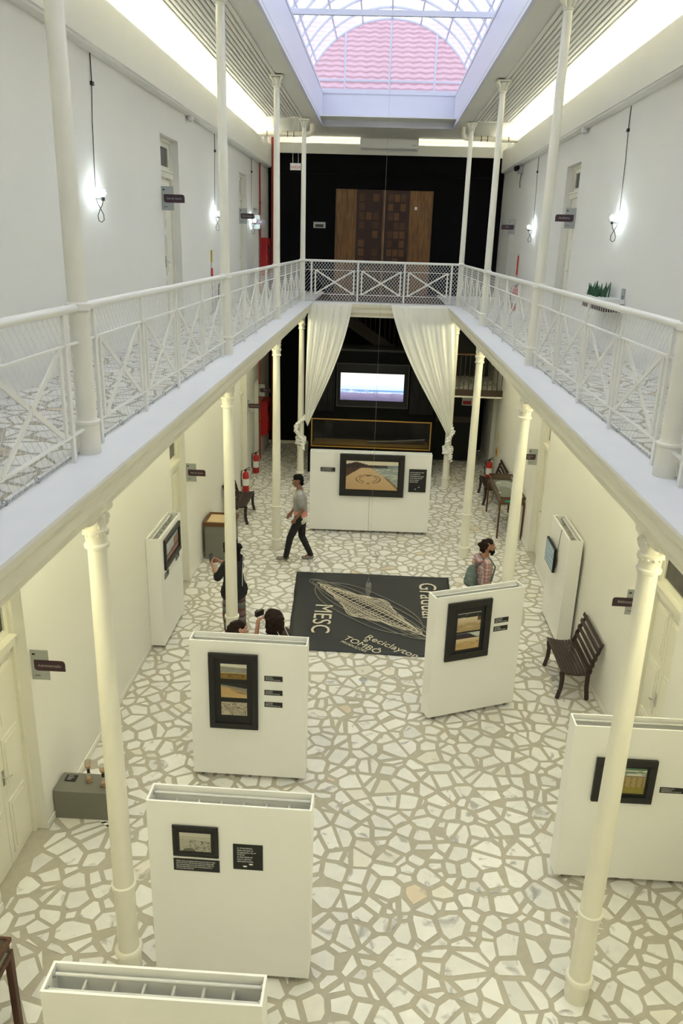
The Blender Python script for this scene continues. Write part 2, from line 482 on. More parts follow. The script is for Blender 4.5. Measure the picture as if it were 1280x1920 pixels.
def to_cam(p):
    d = [p[i]-CAM_POS[i] for i in range(3)]
    c = [sum(CAM_R[i][k]*d[k] for k in range(3)) for i in range(3)]
    if c[2] < 0.1: return None
    return 640+F_PX*c[0]/c[2], 960+F_PX*c[1]/c[2]
def lay_stones(parent, polys, ztop, seed, n_parts=300, hide=None):
    """the stones that show largest are parts, the rest one part of kind stuff"""
    r = random.Random(seed); sc = []
    for p in polys:
        q = [to_cam((x,y,ztop)) for x,y in p]; a = 0
        if all(q):
            cx_, cy_ = sum(t[0] for t in q)/len(q), sum(t[1] for t in q)/len(q)
            if -10 < cx_ < 1290 and -10 < cy_ < 1930 and not (hide and hide(cx_, cy_)): a = area(q)
        sc.append(a)
    order = sorted(range(len(polys)), key=lambda i: -sc[i])
    rest = []
    for rank, i in enumerate(order):
        p = polys[i]; c = stone_tint(r)
        if rank < n_parts and sc[i] > 0:
            mb = MB().prism(p, ztop-0.006, ztop)
            me = bpy.data.meshes.new('paving_stone'); me.from_pydata(mb.v, [], mb.f)
            me.materials.append(M['stone'])
            at = me.color_attributes.new('tint', 'FLOAT_COLOR', 'POINT')
            at.data.foreach_set('color', [*c, 1.0]*len(mb.v))
            o = bpy.data.objects.new('paving_stone', me); COL.objects.link(o); o.parent = parent
        else: rest.append((p, c))
    mb = MB(); cols = []
    for p, c in rest:
        k = len(mb.v); mb.prism(p, ztop-0.006, ztop); cols += [*c, 1.0]*(len(mb.v)-k)
    me = bpy.data.meshes.new('paving_stones'); me.from_pydata(mb.v, [], mb.f); me.materials.append(M['stone'])
    at = me.color_attributes.new('tint', 'FLOAT_COLOR', 'POINT'); at.data.foreach_set('color', cols)
    o = bpy.data.objects.new('paving_stones', me); COL.objects.link(o); o.parent = parent; o['kind'] = 'stuff'
    return o
# boxes of the picture where the display walls stand in front of the floor
HID = [(357,1195,575,1465),(278,1485,585,1840),(76,1800,492,1920),(800,1095,982,1345),(1045,1365,1280,1668),(582,845,808,998),(270,965,340,1212),(545,1080,800,1228),(420,700,440,1190),(1004,970,1095,1200)]
def hid(x, y): return any(a<x<c and b<y<d for a,b,c,d in HID)
floor = tag(bx('floor', M['grout'], None, -WX-0.3, WX+0.3, -4.0, BACK, -0.2, -0.004), kind='structure')
lay_stones(floor, gen_stones(-WX+0.015, WX-0.015, 1.2, BACK, 3, cell=0.19, gap=0.047), 0.0, 5, 300, hid)

# ------------------------------------------------------------------ galleries
FASCIA = [(1.645,4.585),(1.645,4.525),(1.665,4.50),(1.69,4.475),(1.70,4.455),(1.70,4.39),(1.74,4.345),(1.775,4.315),(1.78,4.27),(2.06,4.27),(2.06,4.585)]
GROUP_G = None
for s, nm in ((-1,'left'),(1,'right')):
    g = thing('gallery_floor_' + nm, None, None, (0,0,0), kind='structure')
    bx('slab', M['grout'], g, s*2.02, s*WX, -4.0, BACK, 4.40, BZ-0.004)
    MB().extrude_profile([(s*a,z) for a,z in FASCIA], -4.0, 19.52).build('beam', M['beam'], g)
    bx('ledge', M['ledge'], g, s*LEDGE, s*2.02, -4.0, BACK, 4.585, BZ)
    xs = sorted((s*2.02, s*(WX-0.01)))
    lay_stones(g, gen_stones(xs[0], xs[1], 2.2, BACK-0.05, 21+s, cell=0.21, gap=0.034), BZ, 9+s, 230)
g = thing('gallery_floor_far', None, None, (0,0,0), kind='structure')
bx('slab', M['brown'], g, -LEDGE, LEDGE, 19.82, BACK, 4.45, BZ-0.002)  # dark brown stands in for dim stone paving, its shade put into the colour
MB().extrude_profile([(a+17.85,z) for a,z in FASCIA], -CX+0.2, CX-0.2, axis='x').build('beam', M['beam'], g)
bx('ledge', M['ledge'], g, -LEDGE, LEDGE, 19.47, 19.82, 4.585, BZ)
g = thing('gallery_floor_near', None, None, (0,0,0), kind='structure')
bx('slab', M['grout'], g, -LEDGE, LEDGE, -4.0, -0.6, 4.40, BZ)

# ------------------------------------------------------------------ ceiling, coves, gutter
ceil = thing('ceiling', None, None, (0,0,0), kind='structure')
SL0, SL1, SLE = 1.97, 2.83, 19.88
for s in (-1,1):
    bx('backing_board', M['gap'], ceil, s*(SL0-0.02), s*(SL1), -4.0, SLE, CEIL+0.01, CEIL+0.03)
    nS = 12; w = (SL1-SL0)/nS
    for k in range(nS):
        a = SL0 + k*w
        mb = MB().extrude_profile([(s*(a+0.006),CEIL+0.01),(s*(a+0.006),CEIL-0.004),(s*(a+0.016),CEIL-0.012),(s*(a+w-0.016),CEIL-0.012),(s*(a+w-0.006),CEIL-0.004),(s*(a+w-0.006),CEIL+0.01)], -4.0, SLE)
        mb.build('slat', M['slat'], ceil)
    bx('cove_ceiling', M['ceiling'], ceil, s*SL1, s*(WX+0.2), -4.0, BACK+0.2, CEIL, CEIL+0.03)
    bx('edge_trim', M['ceiling'], ceil, s*1.93, s*(SL1+0.03), SLE, SLE+0.05, CEIL-0.03, CEIL+0.03)
    # gutter soffit beside the rooflight
    bx('gutter_soffit', M['ceiling'], ceil, s*1.585, s*1.93, -4.0, 20.56, 8.655, 8.72)
    bx('gutter_lip', M['ceiling'], ceil, s*1.93, s*1.965, -4.0, SLE, 8.635, 8.72)
bx('end_soffit', M['ceiling'], ceil, -SL1, SL1, 20.62, BACK+0.2, CEIL, CEIL+0.03)
bx('end_soffit_board', M['ceiling'], ceil, -SL1, SL1, SLE+0.05, 20.62, CEIL+0.03, CEIL+0.05)
for s in (-1,1): bx('end_board', M['ceiling'], ceil, s*1.585, s*SL1, SLE+0.05, 20.62, CEIL, CEIL+0.03)
bx('near_soffit', M['ceiling'], ceil, -1.6, 1.6, -4.2, -2.0, CEIL, CEIL+0.03)
# cove beams along the walls, lamps lying on top
for s, nm in ((-1,'left'),(1,'right')):
    c = thing('trim_%d' % (1 if s < 0 else 2), None, None, (0,0,0), kind='structure')
    MB().extrude_profile([(s*3.13,7.90),(s*3.13,8.43),(s*3.15,8.43),(s*3.15,8.38),(s*(WX-0.001),8.38),(s*(WX-0.001),7.90)], -4.0, 23.2).build('cove_beam', M['wall'], c)
    bx('cove_soffit_strip', M['wall'], c, s*3.16, s*(WX-0.001), -4.0, 23.2, 7.875, 7.90)  # narrow soffit strip below the beam, in the plain wall paint
    for k in range(17):
        y = -3.6 + k*1.55
        lt = MB().box(s*3.17, s*3.24, y, y+1.45, 8.382, 8.405).build('lamp_batten', M['white'], c)
        MB().add([(s*3.175,y+.02,8.407),(s*3.235,y+.02,8.407),(s*3.235,y+1.43,8.407),(s*3.175,y+1.43,8.407)], [(0,1,2,3)]).build('light_strip', M['cove_lamp'], lt)
c = thing('trim_3', None, None, (0,0,0), kind='structure')
bx('cove_beam', M['ceiling'], c, -3.12, 3.12, 23.42, 23.45, 8.28, 8.54)
bx('cove_floor', M['ceiling'], c, -3.12, 3.12, 23.45, BACK, 8.30, 8.32)
MB().box(-3.1, 3.1, 23.52, 23.60, 8.322, 8.34).build('lamp_batten', M['white'], c)
MB().add([(-3.1,23.53,8.342),(3.1,23.53,8.342),(3.1,23.59,8.342),(-3.1,23.59,8.342)], [(0,1,2,3)]).build('light_strip', M['end_lamp'], c)
bx('cove_wall', M['ceiling'], c, -WX-0.2, WX+0.2, BACK, BACK+0.2, 8.30, 8.8)

# ------------------------------------------------------------------ barrel rooflight
sky = thing('skylight', None, None, (0,0,0), kind='structure')
SY0, SY1 = -2.0, 20.56
ZS = 9.36; CZ = 8.76; VR = 2.10
for s in (-1,1):
    bx('kerb', M['skyframe'], sky, s*1.56, s*1.60, SY0, SY1+0.04, 8.66, 9.30)
    bx('kerb_lip', M['skyframe'], sky, s*1.545, s*1.60, SY0, SY1+0.04, 8.60, 8.66)
    bx('kerb_shade_strip', M['plate'], sky, s*1.553, s*1.56, SY0, SY1, 8.665, 8.69)  # raised grey strip, the shade of a groove painted on the kerb
    bx('kerb_cap', M['skyframe'], sky, s*1.55, s*1.62, SY0, SY1+0.04, 9.30, 9.36)
    bx('kerb_sill', M['skyframe'], sky, s*1.62, s*2.06, SY0, SY1+0.04, 9.33, 9.36)
bx('kerb', M['skyframe'], sky, -1.56, 1.56, SY1, SY1+0.04, 8.60, 9.30)
bx('kerb_lip', M['skyframe'], sky, -1.545, 1.545, SY1-0.012, SY1, 8.60, 8.66)
bx('kerb_cap', M['skyframe'], sky, -1.55, 1.55, SY1-0.02, SY1+0.06, 9.30, 9.40)
bx('kerb', M['skyframe'], sky, -1.56, 1.56, SY0-0.04, SY0, 8.60, 9.36)
t0 = math.asin((ZS-CZ)/VR); t1 = math.pi - t0; NSEG = 8
def arc(t, r=VR): return (r*math.cos(t), CZ + r*math.sin(t))
bay = (SY1-SY0)/24.0
def rib_mb():
    mb = MB(); n = 32
    pr = [arc(t0+(t1-t0)*k/n, VR+0.03) for k in range(n+1)] + [arc(t1-(t1-t0)*k/n, VR-0.03) for k in range(n+1)]
    return mb.extrude_profile(pr, -0.025, 0.025)
rib_me = rib_mb().mesh('rib', M['skyframe'])
for i in range(25):
    o = bpy.data.objects.new('rib', rib_me); COL.objects.link(o); o.parent = sky; o.location = (0, SY0+i*bay, 0)
for k in range(NSEG):
    a = t0+(t1-t0)*k/NSEG; b = t0+(t1-t0)*(k+1)/NSEG
    n = 4; out = [arc(a+(b-a)*j/n, VR+0.006) for j in range(n+1)]; inn = [arc(b-(b-a)*j/n, VR) for j in range(n+1)]
    me = MB().extrude_profile(out+inn, 0.026, bay-0.026).mesh('pane', M['pane'])
    for i in range(24):
        o = bpy.data.objects.new('pane', me); COL.objects.link(o); o.parent = sky; o.location = (0, SY0+i*bay, 0)
    if k:
        x, z = arc(a)
        MB().box(x-0.016, x+0.016, SY0, SY1, z-0.016, z+0.016).build('purlin', M['skyframe'], sky)
# glazed end wall: mullions and panes
xs_m = [-1.05, 0.0, 1.05]
for x in xs_m:
    z = CZ + math.sqrt(VR*VR-x*x)
    bx('mullion', M['skyframe'], sky, x-0.022, x+0.022, SY1-0.02, SY1+0.03, 9.40, z)
bx('cross_rail', M['skyframe'], sky, -2.0, 2.0, SY1-0.015, SY1+0.025, 9.56, 9.60)
edges = [-1.98]+xs_m+[1.98]
for a, b in zip(edges, edges[1:]):
    pts = [(a+0.022, 9.40)] + [(b-0.022, 9.40)]
    top = []
    for j in range(9):
        x = b-0.022 + (a+0.022-(b-0.022))*j/8
        top.append((x, max(9.41, CZ+math.sqrt(max(0,(VR-0.03)**2-x*x)))))
    MB().extrude_profile([(x,z) for x,z in pts+top], SY1, SY1+0.006).build('end_pane', M['endglass'], sky)
for y in (14.1, 5.2):
    MB().box(-1.62, 1.62, y-0.03, y+0.03, 9.36, 9.44).build('tie_bar', M['skyframe'], sky)

# neighbouring tiled roof beyond the glazed end
roof = thing('tiled_roof', 'red clay tile roof seen through the glazed end of the rooflight', 'roof', (0,21.6,9.0))
MB().add([(-7,0,-0.3),(7,0,-0.3),(7,6.75,3.675),(-7,6.75,3.675)], [(0,1,2,3)]).build('roof_deck', M['tile'], roof)
slope = Vector((0,9,5.3)).normalized(); nrm = Vector((0,-5.3,9)).normalized()
rows = 20
def course():
    mb = MB(); n = 84; vs = []
    for j, (d, lift) in enumerate(((0,0.035),(0,0.075),(0.40,0.02))):
        for k in range(n+1):
            x = -7 + 14*k/n
            z = 0.035*abs(math.sin(x*math.pi/0.34)) 
            p = slope*d + nrm*(lift + (z if j else 0))
            vs.append((x, p.y, p.z))
    fs = []
    for j in range(2):
        fs += [(j*(n+1)+k, j*(n+1)+k+1, (j+1)*(n+1)+k+1, (j+1)*(n+1)+k) for k in range(n)]
    return mb.add(vs, fs, False)
cme = course().mesh('tile_course', M['tile'])
for i in range(rows):
    o = bpy.data.objects.new('tile_course', cme); COL.objects.link(o); o.parent = roof
    p = slope*(0.38*i); o.location = (0, p.y, p.z-0.3)

# ------------------------------------------------------------------ columns
def volute(mb, x, y, z, r, axis):
    pts = []
    for k in range(22):
        t = k/21; a = t*2.2*2*math.pi; q = r*(1-0.85*t)
        if axis == 'x': pts.append((x, y+q*math.cos(a), z+q*math.sin(a)))
        else: pts.append((x+q*math.cos(a), y, z+q*math.sin(a)))
    mb.tube(pts, [0.013*(1-0.6*k/21) for k in range(22)], 6)
def lower_column(label, x, y):
    c = thing('iron_column', label, 'column', (x,y,0), group='lower iron columns')
    MB().lathe([(0.098,0.0),(0.102,0.02),(0.100,0.19),(0.118,0.205),(0.120,0.225),(0.108,0.245),(0.088,0.25)], 24).build('base', M['column'], c)
    MB().lathe([(0.088,0.25),(0.086,0.90),(0.102,0.905),(0.102,0.935),(0.086,0.94)], 24).build('ring', M['column'], c)
    MB().lathe([(0.085,0.94),(0.078,2.2),(0.066,3.92)], 24).build('shaft', M['column'], c)
    cap = MB().lathe([(0.066,3.92),(0.086,3.93),(0.088,3.95),(0.074,3.965),(0.078,4.03),(0.090,4.045),(0.090,4.06),(0.076,4.07),(0.074,4.18)], 24).build('capital', M['column'], c)
    beads = MB()
    for k in range(12):
        a = 2*math.pi*k/12; beads.ball((0.082*math.cos(a),0.082*math.sin(a),4.035), 0.013, 6, 5)
    b = beads.build('bead_moulding', M['column'], cap); b['kind'] = 'stuff'
    for sx in (-1,1):
        for sy in (-1,1):
            mb = MB(); volute(mb, sx*0.062, sy*0.062, 4.115, 0.042, 'x'); mb.ball((sx*0.062,sy*0.062,4.115),(0.014,0.03,0.03),8,6)
            mb.build('volute', M['column'], cap)
    for sy in (-1,1):
        prof = [(-0.055, 0.0),(0.055,0.0)]
        poly = [(-0.09,0.0),(0.09,0.0),(0.09,sy*0.24)] + [(0.09*math.cos(a), sy*(0.24+0.09*math.sin(a))) for a in [math.pi*k/8 for k in range(1,8)]] + [(-0.09,sy*0.24)]
        br = MB().prism(poly, 4.225, 4.27)
        poly2 = [(px*0.72, py*0.78) for px,py in poly]
        br.prism(poly2, 4.16, 4.226)
        br.build('bracket', M['column'], c)
    return c
def upper_column(label, x, y):
    c = thing('gallery_column', label, 'column', (x,y,BZ), group='gallery iron columns')
    MB().lathe([(0.078,0.0),(0.080,0.01),(0.078,0.20),(0.086,0.205),(0.086,0.22),(0.070,0.23),(0.066,0.25)], 24).build('base', M['column'], c)
    MB().lathe([(0.066,0.25),(0.062,1.0),(0.050,3.84)], 24).build('shaft', M['column'], c)
    MB().lathe([(0.063,0.925),(0.078,0.935),(0.080,0.955),(0.078,0.975),(0.063,0.985)], 20).build('collar', M['rail'], c)
    cap = MB().lathe([(0.050,3.84),(0.060,3.845),(0.060,3.86),(0.052,3.87),(0.062,3.93),(0.085,3.99)], 20).build('capital', M['column'], c)
    for sx in (-1,1):
        for sy in (-1,1):
            MB().tube([(sx*0.04,sy*0.04,3.87),(sx*0.055,sy*0.055,3.94),(sx*0.10,sy*0.10,4.0),(sx*0.115,sy*0.115,3.985)], [0.02,0.02,0.016,0.008], 6).build('leaf', M['column'], cap)
    bx('abacus', M['column'], c, -0.118, 0.118, -0.118, 0.118, 4.0, 4.025)
    return c
ordn = ['nearest', 'second', 'third', 'farthest']
for i, y in enumerate(ROWS):
    for s, nm in ((-1,'left'),(1,'right')):
        lower_column('plain cream iron column on the ground floor, %s of the %s row' % (ordn[i], nm), s*CX, y)
        upper_column('off-white slender iron column on the gallery, %s of the %s row' % (ordn[i], nm), s*CX, y)

# ------------------------------------------------------------------ railings
def net(L, h, cell, r):
    """diamond netting as one part: straight thin strands in the plane x=0"""
    mb = MB(); cw, chh = cell, cell*1.25
    k = L/cw; sl = chh/cw
    nst = int((L + h/sl)/cw)+1
    for i in range(nst+1):
        for sgn in (1,-1):
            y0 = i*cw - (h/sl if sgn > 0 else 0); y1 = y0 + h/sl; za, zb = (0,h) if sgn > 0 else (h,0)
            a0, a1 = max(0,y0), min(L,y1)
            if a1-a0 < 0.01: continue
            f0 = (a0-y0)/(y1-y0); f1 = (a1-y0)/(y1-y0)
            A = (0, a0, za+(zb-za)*f0); B = (0, a1, za+(zb-za)*f1)
            d = Vector(B)-Vector(A); d.normalize(); u = Vector((1,0,0)).cross(d)
            vs = []
            for P in (A,B):
                P = Vector(P); vs += [P+u*r, P-u*r*0.5+Vector((r*.87,0,0)), P-u*r*0.5-Vector((r*.87,0,0))]
            mb.add(vs, [(0,1,4,3),(1,2,5,4),(2,0,3,5)])
    return mb
def railing(label, p0, p1, posts, side, clips=True, net_r=0.0016):
    """railing running from p0 to p1 along local y; posts: distances of the main posts"""
    p0 = Vector(p0); p1 = Vector(p1); L = (p1-p0).length
    ang = math.atan2(p1.y-p0.y, p1.x-p0.x) - math.pi/2
    g = thing('railing', label, 'railing', p0, ang, 'gallery railings')
    MB().tube([(0,0.04,0.95),(0,L-0.04,0.95)], 0.028, 12).build('handrail', M['rail'], g)
    MB().box(-0.012,0.012,0.05,L-0.05,0.733,0.745).build('middle_rail', M['rail'], g)
    MB().box(-0.012,0.012,0.05,L-0.05,0.170,0.182).build('bottom_rail', M['rail'], g)
    for d in posts:
        MB().box(-0.010,0.010,d-0.021,d+0.021,0.0,0.93).box(-0.018,0.018,d-0.028,d+0.028,0.726,0.752).build('post', M['rail'], g)
    for a, b in zip(posts, posts[1:]):
        a2, b2 = a+0.095, b-0.095
        for d in (a2, b2): MB().box(-0.007,0.007,d-0.018,d+0.018,0.182,0.733).build('stile', M['rail'], g)
        MB().bar((0.006,a2+0.012,0.184),(0.006,b2-0.012,0.731),0.010,0.036).build('diagonal_brace', M['rail'], g)
        MB().bar((-0.006,a2+0.012,0.731),(-0.006,b2-0.012,0.184),0.010,0.036).build('diagonal_brace', M['rail'], g)
        bx('boss', M['rail'], g, -0.014, 0.014, (a+b)/2-0.02, (a+b)/2+0.02, 0.43, 0.485)
    o = net(L-0.12, 0.93, 0.075, net_r).build('safety_net', M['net'], g); o.location = (side*0.035, 0.06, 0.012); o['kind'] = 'stuff'
    MB().tube([(side*0.05,0.06,0.012),(side*0.05,L-0.06,0.012)], 0.006, 6).build('net_cable', M['plate'], g)
    if clips:
        for k in range(1, int(L/0.42)):
            y = k*0.42
            MB().tube([(side*0.05+0.016*math.cos(a), y, 0.016+0.016*math.sin(a)) for a in [2*math.pi*j/7 for j in range(7)]], 0.004, 5, closed=True).build('net_clip', M['plate'], g)
    return g
PST = [0.26, 1.36, 2.46, 3.56, 4.66]
for s, nm in ((-1,'left'),(1,'right')):
    yy = [ROWS[0]-4.9214] + ROWS
    wd = ['off-white crossed-bar railing on the %s gallery, nearest the camera', 'off-white crossed-bar railing on the %s gallery between the first two columns',
          'off-white crossed-bar railing on the %s gallery between second and third columns', 'off-white crossed-bar railing on the %s gallery, last before the far crossing']
    for i in range(4):
        railing(wd[i] % nm, (s*CX, yy[i], BZ), (s*CX, yy[i+1], BZ), PST, (1 if s > 0 else -1)*1.0, clips=(i < 2))
railing('white railing crossing the far end of the gallery before the dark doorway', (-CX, ROWS[3], BZ), (CX, ROWS[3], BZ), [0.22, 1.35, 2.48, 3.61], 1, clips=False, net_r=0.0036)
# unseen ceiling lights under the galleries, one near pair added to brighten front panels
for s, nm in ((-1,'left'),(1,'right')):
    g = bpy.data.objects['gallery_floor_' + nm]
    for y in [-2.0, 0.3, 2.3] + [q for r_ in ROWS for q in (r_-0.75, r_+1.75) if q < 20]:
        lm = MB().box(s*2.36, s*2.52, y-0.37, y+0.37, 4.345, 4.40).build('ceiling_light', M['white'], g)
        MB().box(s*2.375, s*2.505, y-0.36, y+0.36, 4.328, 4.344).build('diffuser', M['lamp'], lm)

# ------------------------------------------------------------------ exhibition panels
PW, PT, PH, PB = 1.30, 0.21, 1.80, 0.055
def exhibition_panel(label, loc, rz, W=PW, rods=2, brown=False):
    """hollow white box on castors, open on top; local x along the face, front face at y=0 looking to -y"""
    t = 0.016
    g = thing('exhibition_panel', label, 'display panel', loc, rz, 'mobile exhibition panels')
    bx('front_board', M['panel'], g, 0, W, 0, t, PB, PH)
    bx('back_board', M['panel'], g, 0, W, PT-t, PT, PB, PH)
    bx('end_board', M['panel'], g, 0, t, t, PT-t, PB, PH)
    bx('end_board', M['panel'], g, W-t, W, t, PT-t, PB, PH)
    bx('bottom_board', M['panel_in'], g, t, W-t, t, PT-t, PB, PB+0.02)
    nb = 6
    for k in range(1, nb+1):
        x = t + (W-2*t)*k/(nb+1)
        bx('cross_batten', M['panel_in'], g, x-0.008, x+0.008, t, PT-t, PB+0.02, PH-0.12)
    for q, y in enumerate((0.048, PT-0.055)[:rods]):
        rd = MB().tube([(t,y,PH-0.042),(W-t,y,PH-0.042)], 0.012, 10).build('hanging_rod', M['rod'], g)
        for x in (t, W-t-0.012):
            MB().tube([(x,y,PH-0.042),(x+0.012,y,PH-0.042)], 0.022, 12).build('rod_flange', M['plate'], rd)
    for x in (0.10, W/2, W-0.10):
        cs = MB(); 
        cs.tube([(x-0.012,0.05,0.026),(x+0.012,0.05,0.026)], 0.026, 12)
        cs.box(x-0.02, x-0.014, 0.03, 0.07, 0.02, PB).box(x+0.014, x+0.02, 0.03, 0.07, 0.02, PB)
        cs.build('castor', M['castor'], g)
        cs = MB().tube([(x-0.012,PT-0.05,0.026),(x+0.012,PT-0.05,0.026)], 0.026, 12)
        cs.box(x-0.02, x-0.014, PT-0.07, PT-0.03, 0.02, PB).box(x+0.014, x+0.02, PT-0.07, PT-0.03, 0.02, PB)
        cs.build('castor', M['castor'], g)
    return g

def lerp(a, b, t): return tuple(x+(y-x)*t for x, y in zip(a, b))
def sm(e0, e1, x):
    t = max(0.0, min(1.0, (x-e0)/(e1-e0))); return t*t*(3-2*t)
def hsh(i, j, k=0):
    h = math.sin(i*127.1+j*311.7+k*74.7)*43758.5453; return h-math.floor(h)
def vn(x, y, k=0):
    i, j = math.floor(x), math.floor(y); fx, fy = x-i, y-j
    fx = fx*fx*(3-2*fx); fy = fy*fy*(3-2*fy)
    a = hsh(i,j,k)+(hsh(i+1,j,k)-hsh(i,j,k))*fx; b = hsh(i,j+1,k)+(hsh(i+1,j+1,k)-hsh(i,j+1,k))*fx
    return a+(b-a)*fy
def fbm(x, y, k=0): return 0.55*vn(x,y,k)+0.3*vn(2*x,2*y,k+1)+0.15*vn(4*x,4*y,k+2)
def photo(name, w, h, fn, m, parent, loc, nx=72, label=None):
    """a printed picture: u right, v up, in the local xz-plane looking to -y, on a thin sheet"""
    ny = max(8, int(nx*h/w)); vs = []; cols = []
    for j in range(ny+1):
        for i in range(nx+1):
            u, v = i/nx, j/ny; vs.append((u*w, 0, v*h)); cols += [*fn(u, v), 1.0]
    fs = [(j*(nx+1)+i, j*(nx+1)+i+1, (j+1)*(nx+1)+i+1, (j+1)*(nx+1)+i) for j in range(ny) for i in range(nx)]
    k = len(vs); b = [(0,0.003,0),(w,0.003,0),(w,0.003,h),(0,0.003,h)]
    c0, c1, c2, c3 = 0, nx, ny*(nx+1)+nx, ny*(nx+1)
    vs += b; cols += [0.5,0.5,0.5,1]*4
    fs += [(k+3,k+2,k+1,k)]
    me = bpy.data.meshes.new(name); me.from_pydata(vs, [], fs); me.materials.append(m)
    at = me.color_attributes.new('tint', 'FLOAT_COLOR', 'POINT'); at.data.foreach_set('color', cols)
    o = bpy.data.objects.new(name, me); COL.objects.link(o); o.parent = parent; o.location = loc
    if label: o['label'] = label
    return o
SANDC = (0.50,0.33,0.17)
def pic_beach(u, v):
    hor = 0.83 + 0.10*(1-u)*sm(0.9,0.25,u)*(0.6+0.4*fbm(u*5,1))
    if v > 0.86 + 0.10*math.exp(-((u-0.2)/0.16)**2) - 0.06*u*0: 
        return (0.66,0.60,0.47)
    land = 0.86 + 0.10*math.exp(-((u-0.2)/0.16)**2)
    if v > 0.78 and u < 0.62: return lerp((0.055,0.03,0.03),(0.02,0.012,0.012), fbm(u*14,v*14))
    if v > 0.76 and 0.62 <= u < 0.80: return (0.05,0.05,0.055)
    shore = 0.45 + 0.56*max(0.0,1-v/0.78)**0.8
    if u < 0.30 - 0.9*(0.78-v) and v > 0.45: return lerp((0.10,0.05,0.035),(0.03,0.018,0.015), fbm(u*16,v*16))
    if u > shore and v < 0.86:
        f = fbm(u*8+v*20, v*26); foam = sm(0.5,0.7,f)
        d = u-shore
        if d < 0.05 and v < 0.45: return (0.20,0.12,0.075)
        return lerp(lerp((0.27,0.33,0.31),(0.16,0.21,0.23), sm(0.6,0.9,v)), (0.62,0.58,0.48), foam*(1-sm(0.7,0.85,v)))
    c = lerp(SANDC, (0.62,0.45,0.27), v)
    for rx, ry in ((0.235,0.145),(0.165,0.105)):
        q = math.hypot((u-0.43-0.0)/rx, (v-0.36-(0.01 if rx > 0.2 else 0.02))/ry)
        if abs(q-1) < 0.045: return (0.09,0.05,0.025)
    return tuple(x*(0.92+0.14*fbm(u*22,v*22)) for x in c)
def pic_sea(u, v):
    if v > 0.82 - 0.06*u: return (0.63,0.60,0.50)
    if v > 0.42:
        f = fbm(u*10, v*26)
        return lerp((0.16,0.17,0.15),(0.34,0.33,0.27), f)
    if v > 0.39: return (0.50,0.42,0.24)
    q = math.hypot((u-0.6)/0.28, (v-0.2)/0.12)
    c = (0.20,0.12,0.025) if abs(q-1) > 0.12 else (0.10,0.055,0.012)
    return tuple(x*(0.8+0.5*fbm(u*12,v*12)) for x in c)
def pic_dune(u, v):
    top = 0.86-0.22*u + 0.05*fbm(u*12,3)
    if v > top: return lerp((0.012,0.016,0.012),(0.06,0.07,0.05), sm(.62,.8,fbm(u*16,v*16)))
    if v > 0.76-0.45*u**1.5: return (0.24,0.21,0.16)
    if abs(v-(0.62-0.52*(u-0.3))) < 0.018 and u > 0.35: return (0.10,0.06,0.02)
    if abs(v-(0.40-0.30*(u-0.55))) < 0.016 and u > 0.55: return (0.12,0.07,0.025)
    return tuple(x*(0.9+0.2*fbm(u*14,v*14)) for x in (0.50,0.335,0.145))
def pic_tracks(u, v):
    if v > 0.90+0.03*fbm(u*9,2): return (0.015,0.016,0.014)
    f = fbm(u*11+2, v*20)
    c = lerp((0.50,0.44,0.33),(0.33,0.29,0.22), sm(.3,.7,fbm(u*5,v*6)))
    if 0.40 < v < 0.86 and abs(f-0.5) < 0.05: return (0.07,0.055,0.04)
    if abs(math.hypot((u-0.1)/0.34,(v-0.02)/0.33)-1) < 0.03: return (0.10,0.08,0.05)
    if abs(u-(0.98-0.10*max(0.0,v)**0.4)) < 0.012 and v < .4: return (0.10,0.08,0.05)
    return c
def pic_mono(u, v):
    if v > 0.82: return (0.52,0.50,0.42)
    if v > 0.66-0.1*u: return lerp((0.40,0.38,0.31),(0.47,0.45,0.37), fbm(u*9,v*30))
    f = fbm(u*7+4, v*13); 
    b = lerp((0.33,0.31,0.25),(0.44,0.42,0.34), fbm(u*20,v*20))
    if u > 0.33 and abs(f-0.48) < 0.05: return (0.10,0.09,0.07)
    if math.hypot((u-0.30)/0.20,(v-0.03)/0.13) < 1: return (0.12,0.11,0.085)
    return b
def pic_twin_a(u, v):
    if v > 0.76-0.03*u: return lerp((0.012,0.014,0.012),(0.09,0.10,0.09), sm(.58,.75,fbm(u*14,v*14))) if v < 0.95 else (0.35,0.36,0.32)
    if u > 0.86 and v > 0.52: return (0.10,0.06,0.035)
    for k in range(4):
        q = math.hypot((u-0.5)/(0.52-0.1*k), (v-0.22)/(0.2-0.04*k))
        if abs(q-1) < 0.05 and fbm(u*26,v*26) > 0.42: return (0.19,0.12,0.05)
    return tuple(x*(0.9+0.18*fbm(u*18,v*18)) for x in lerp((0.46,0.34,0.18),(0.62,0.54,0.38), sm(.3,.75,v)))
def pic_twin_b(u, v):
    if v > 0.66:
        ridge = 0.98 - 0.28*sm(0.45,0.95,u)
        return lerp((0.02,0.014,0.022),(0.05,0.03,0.045),fbm(u*6,v*6)) if v < ridge else (0.52,0.58,0.50)
    if math.hypot((u-0.92)/0.03,(v-0.38)/0.035) < 1: return (0.03,0.02,0.015)
    for k in range(3):
        q = math.hypot((u-0.42)/(0.36-0.1*k), (v-0.27)/(0.17-0.05*k))
        if abs(q-1) < 0.07: return (0.36,0.25,0.10)
    return tuple(x*(0.9+0.16*fbm(u*15,v*15)) for x in lerp((0.52,0.36,0.15),(0.64,0.52,0.33), sm(.3,.66,v)))
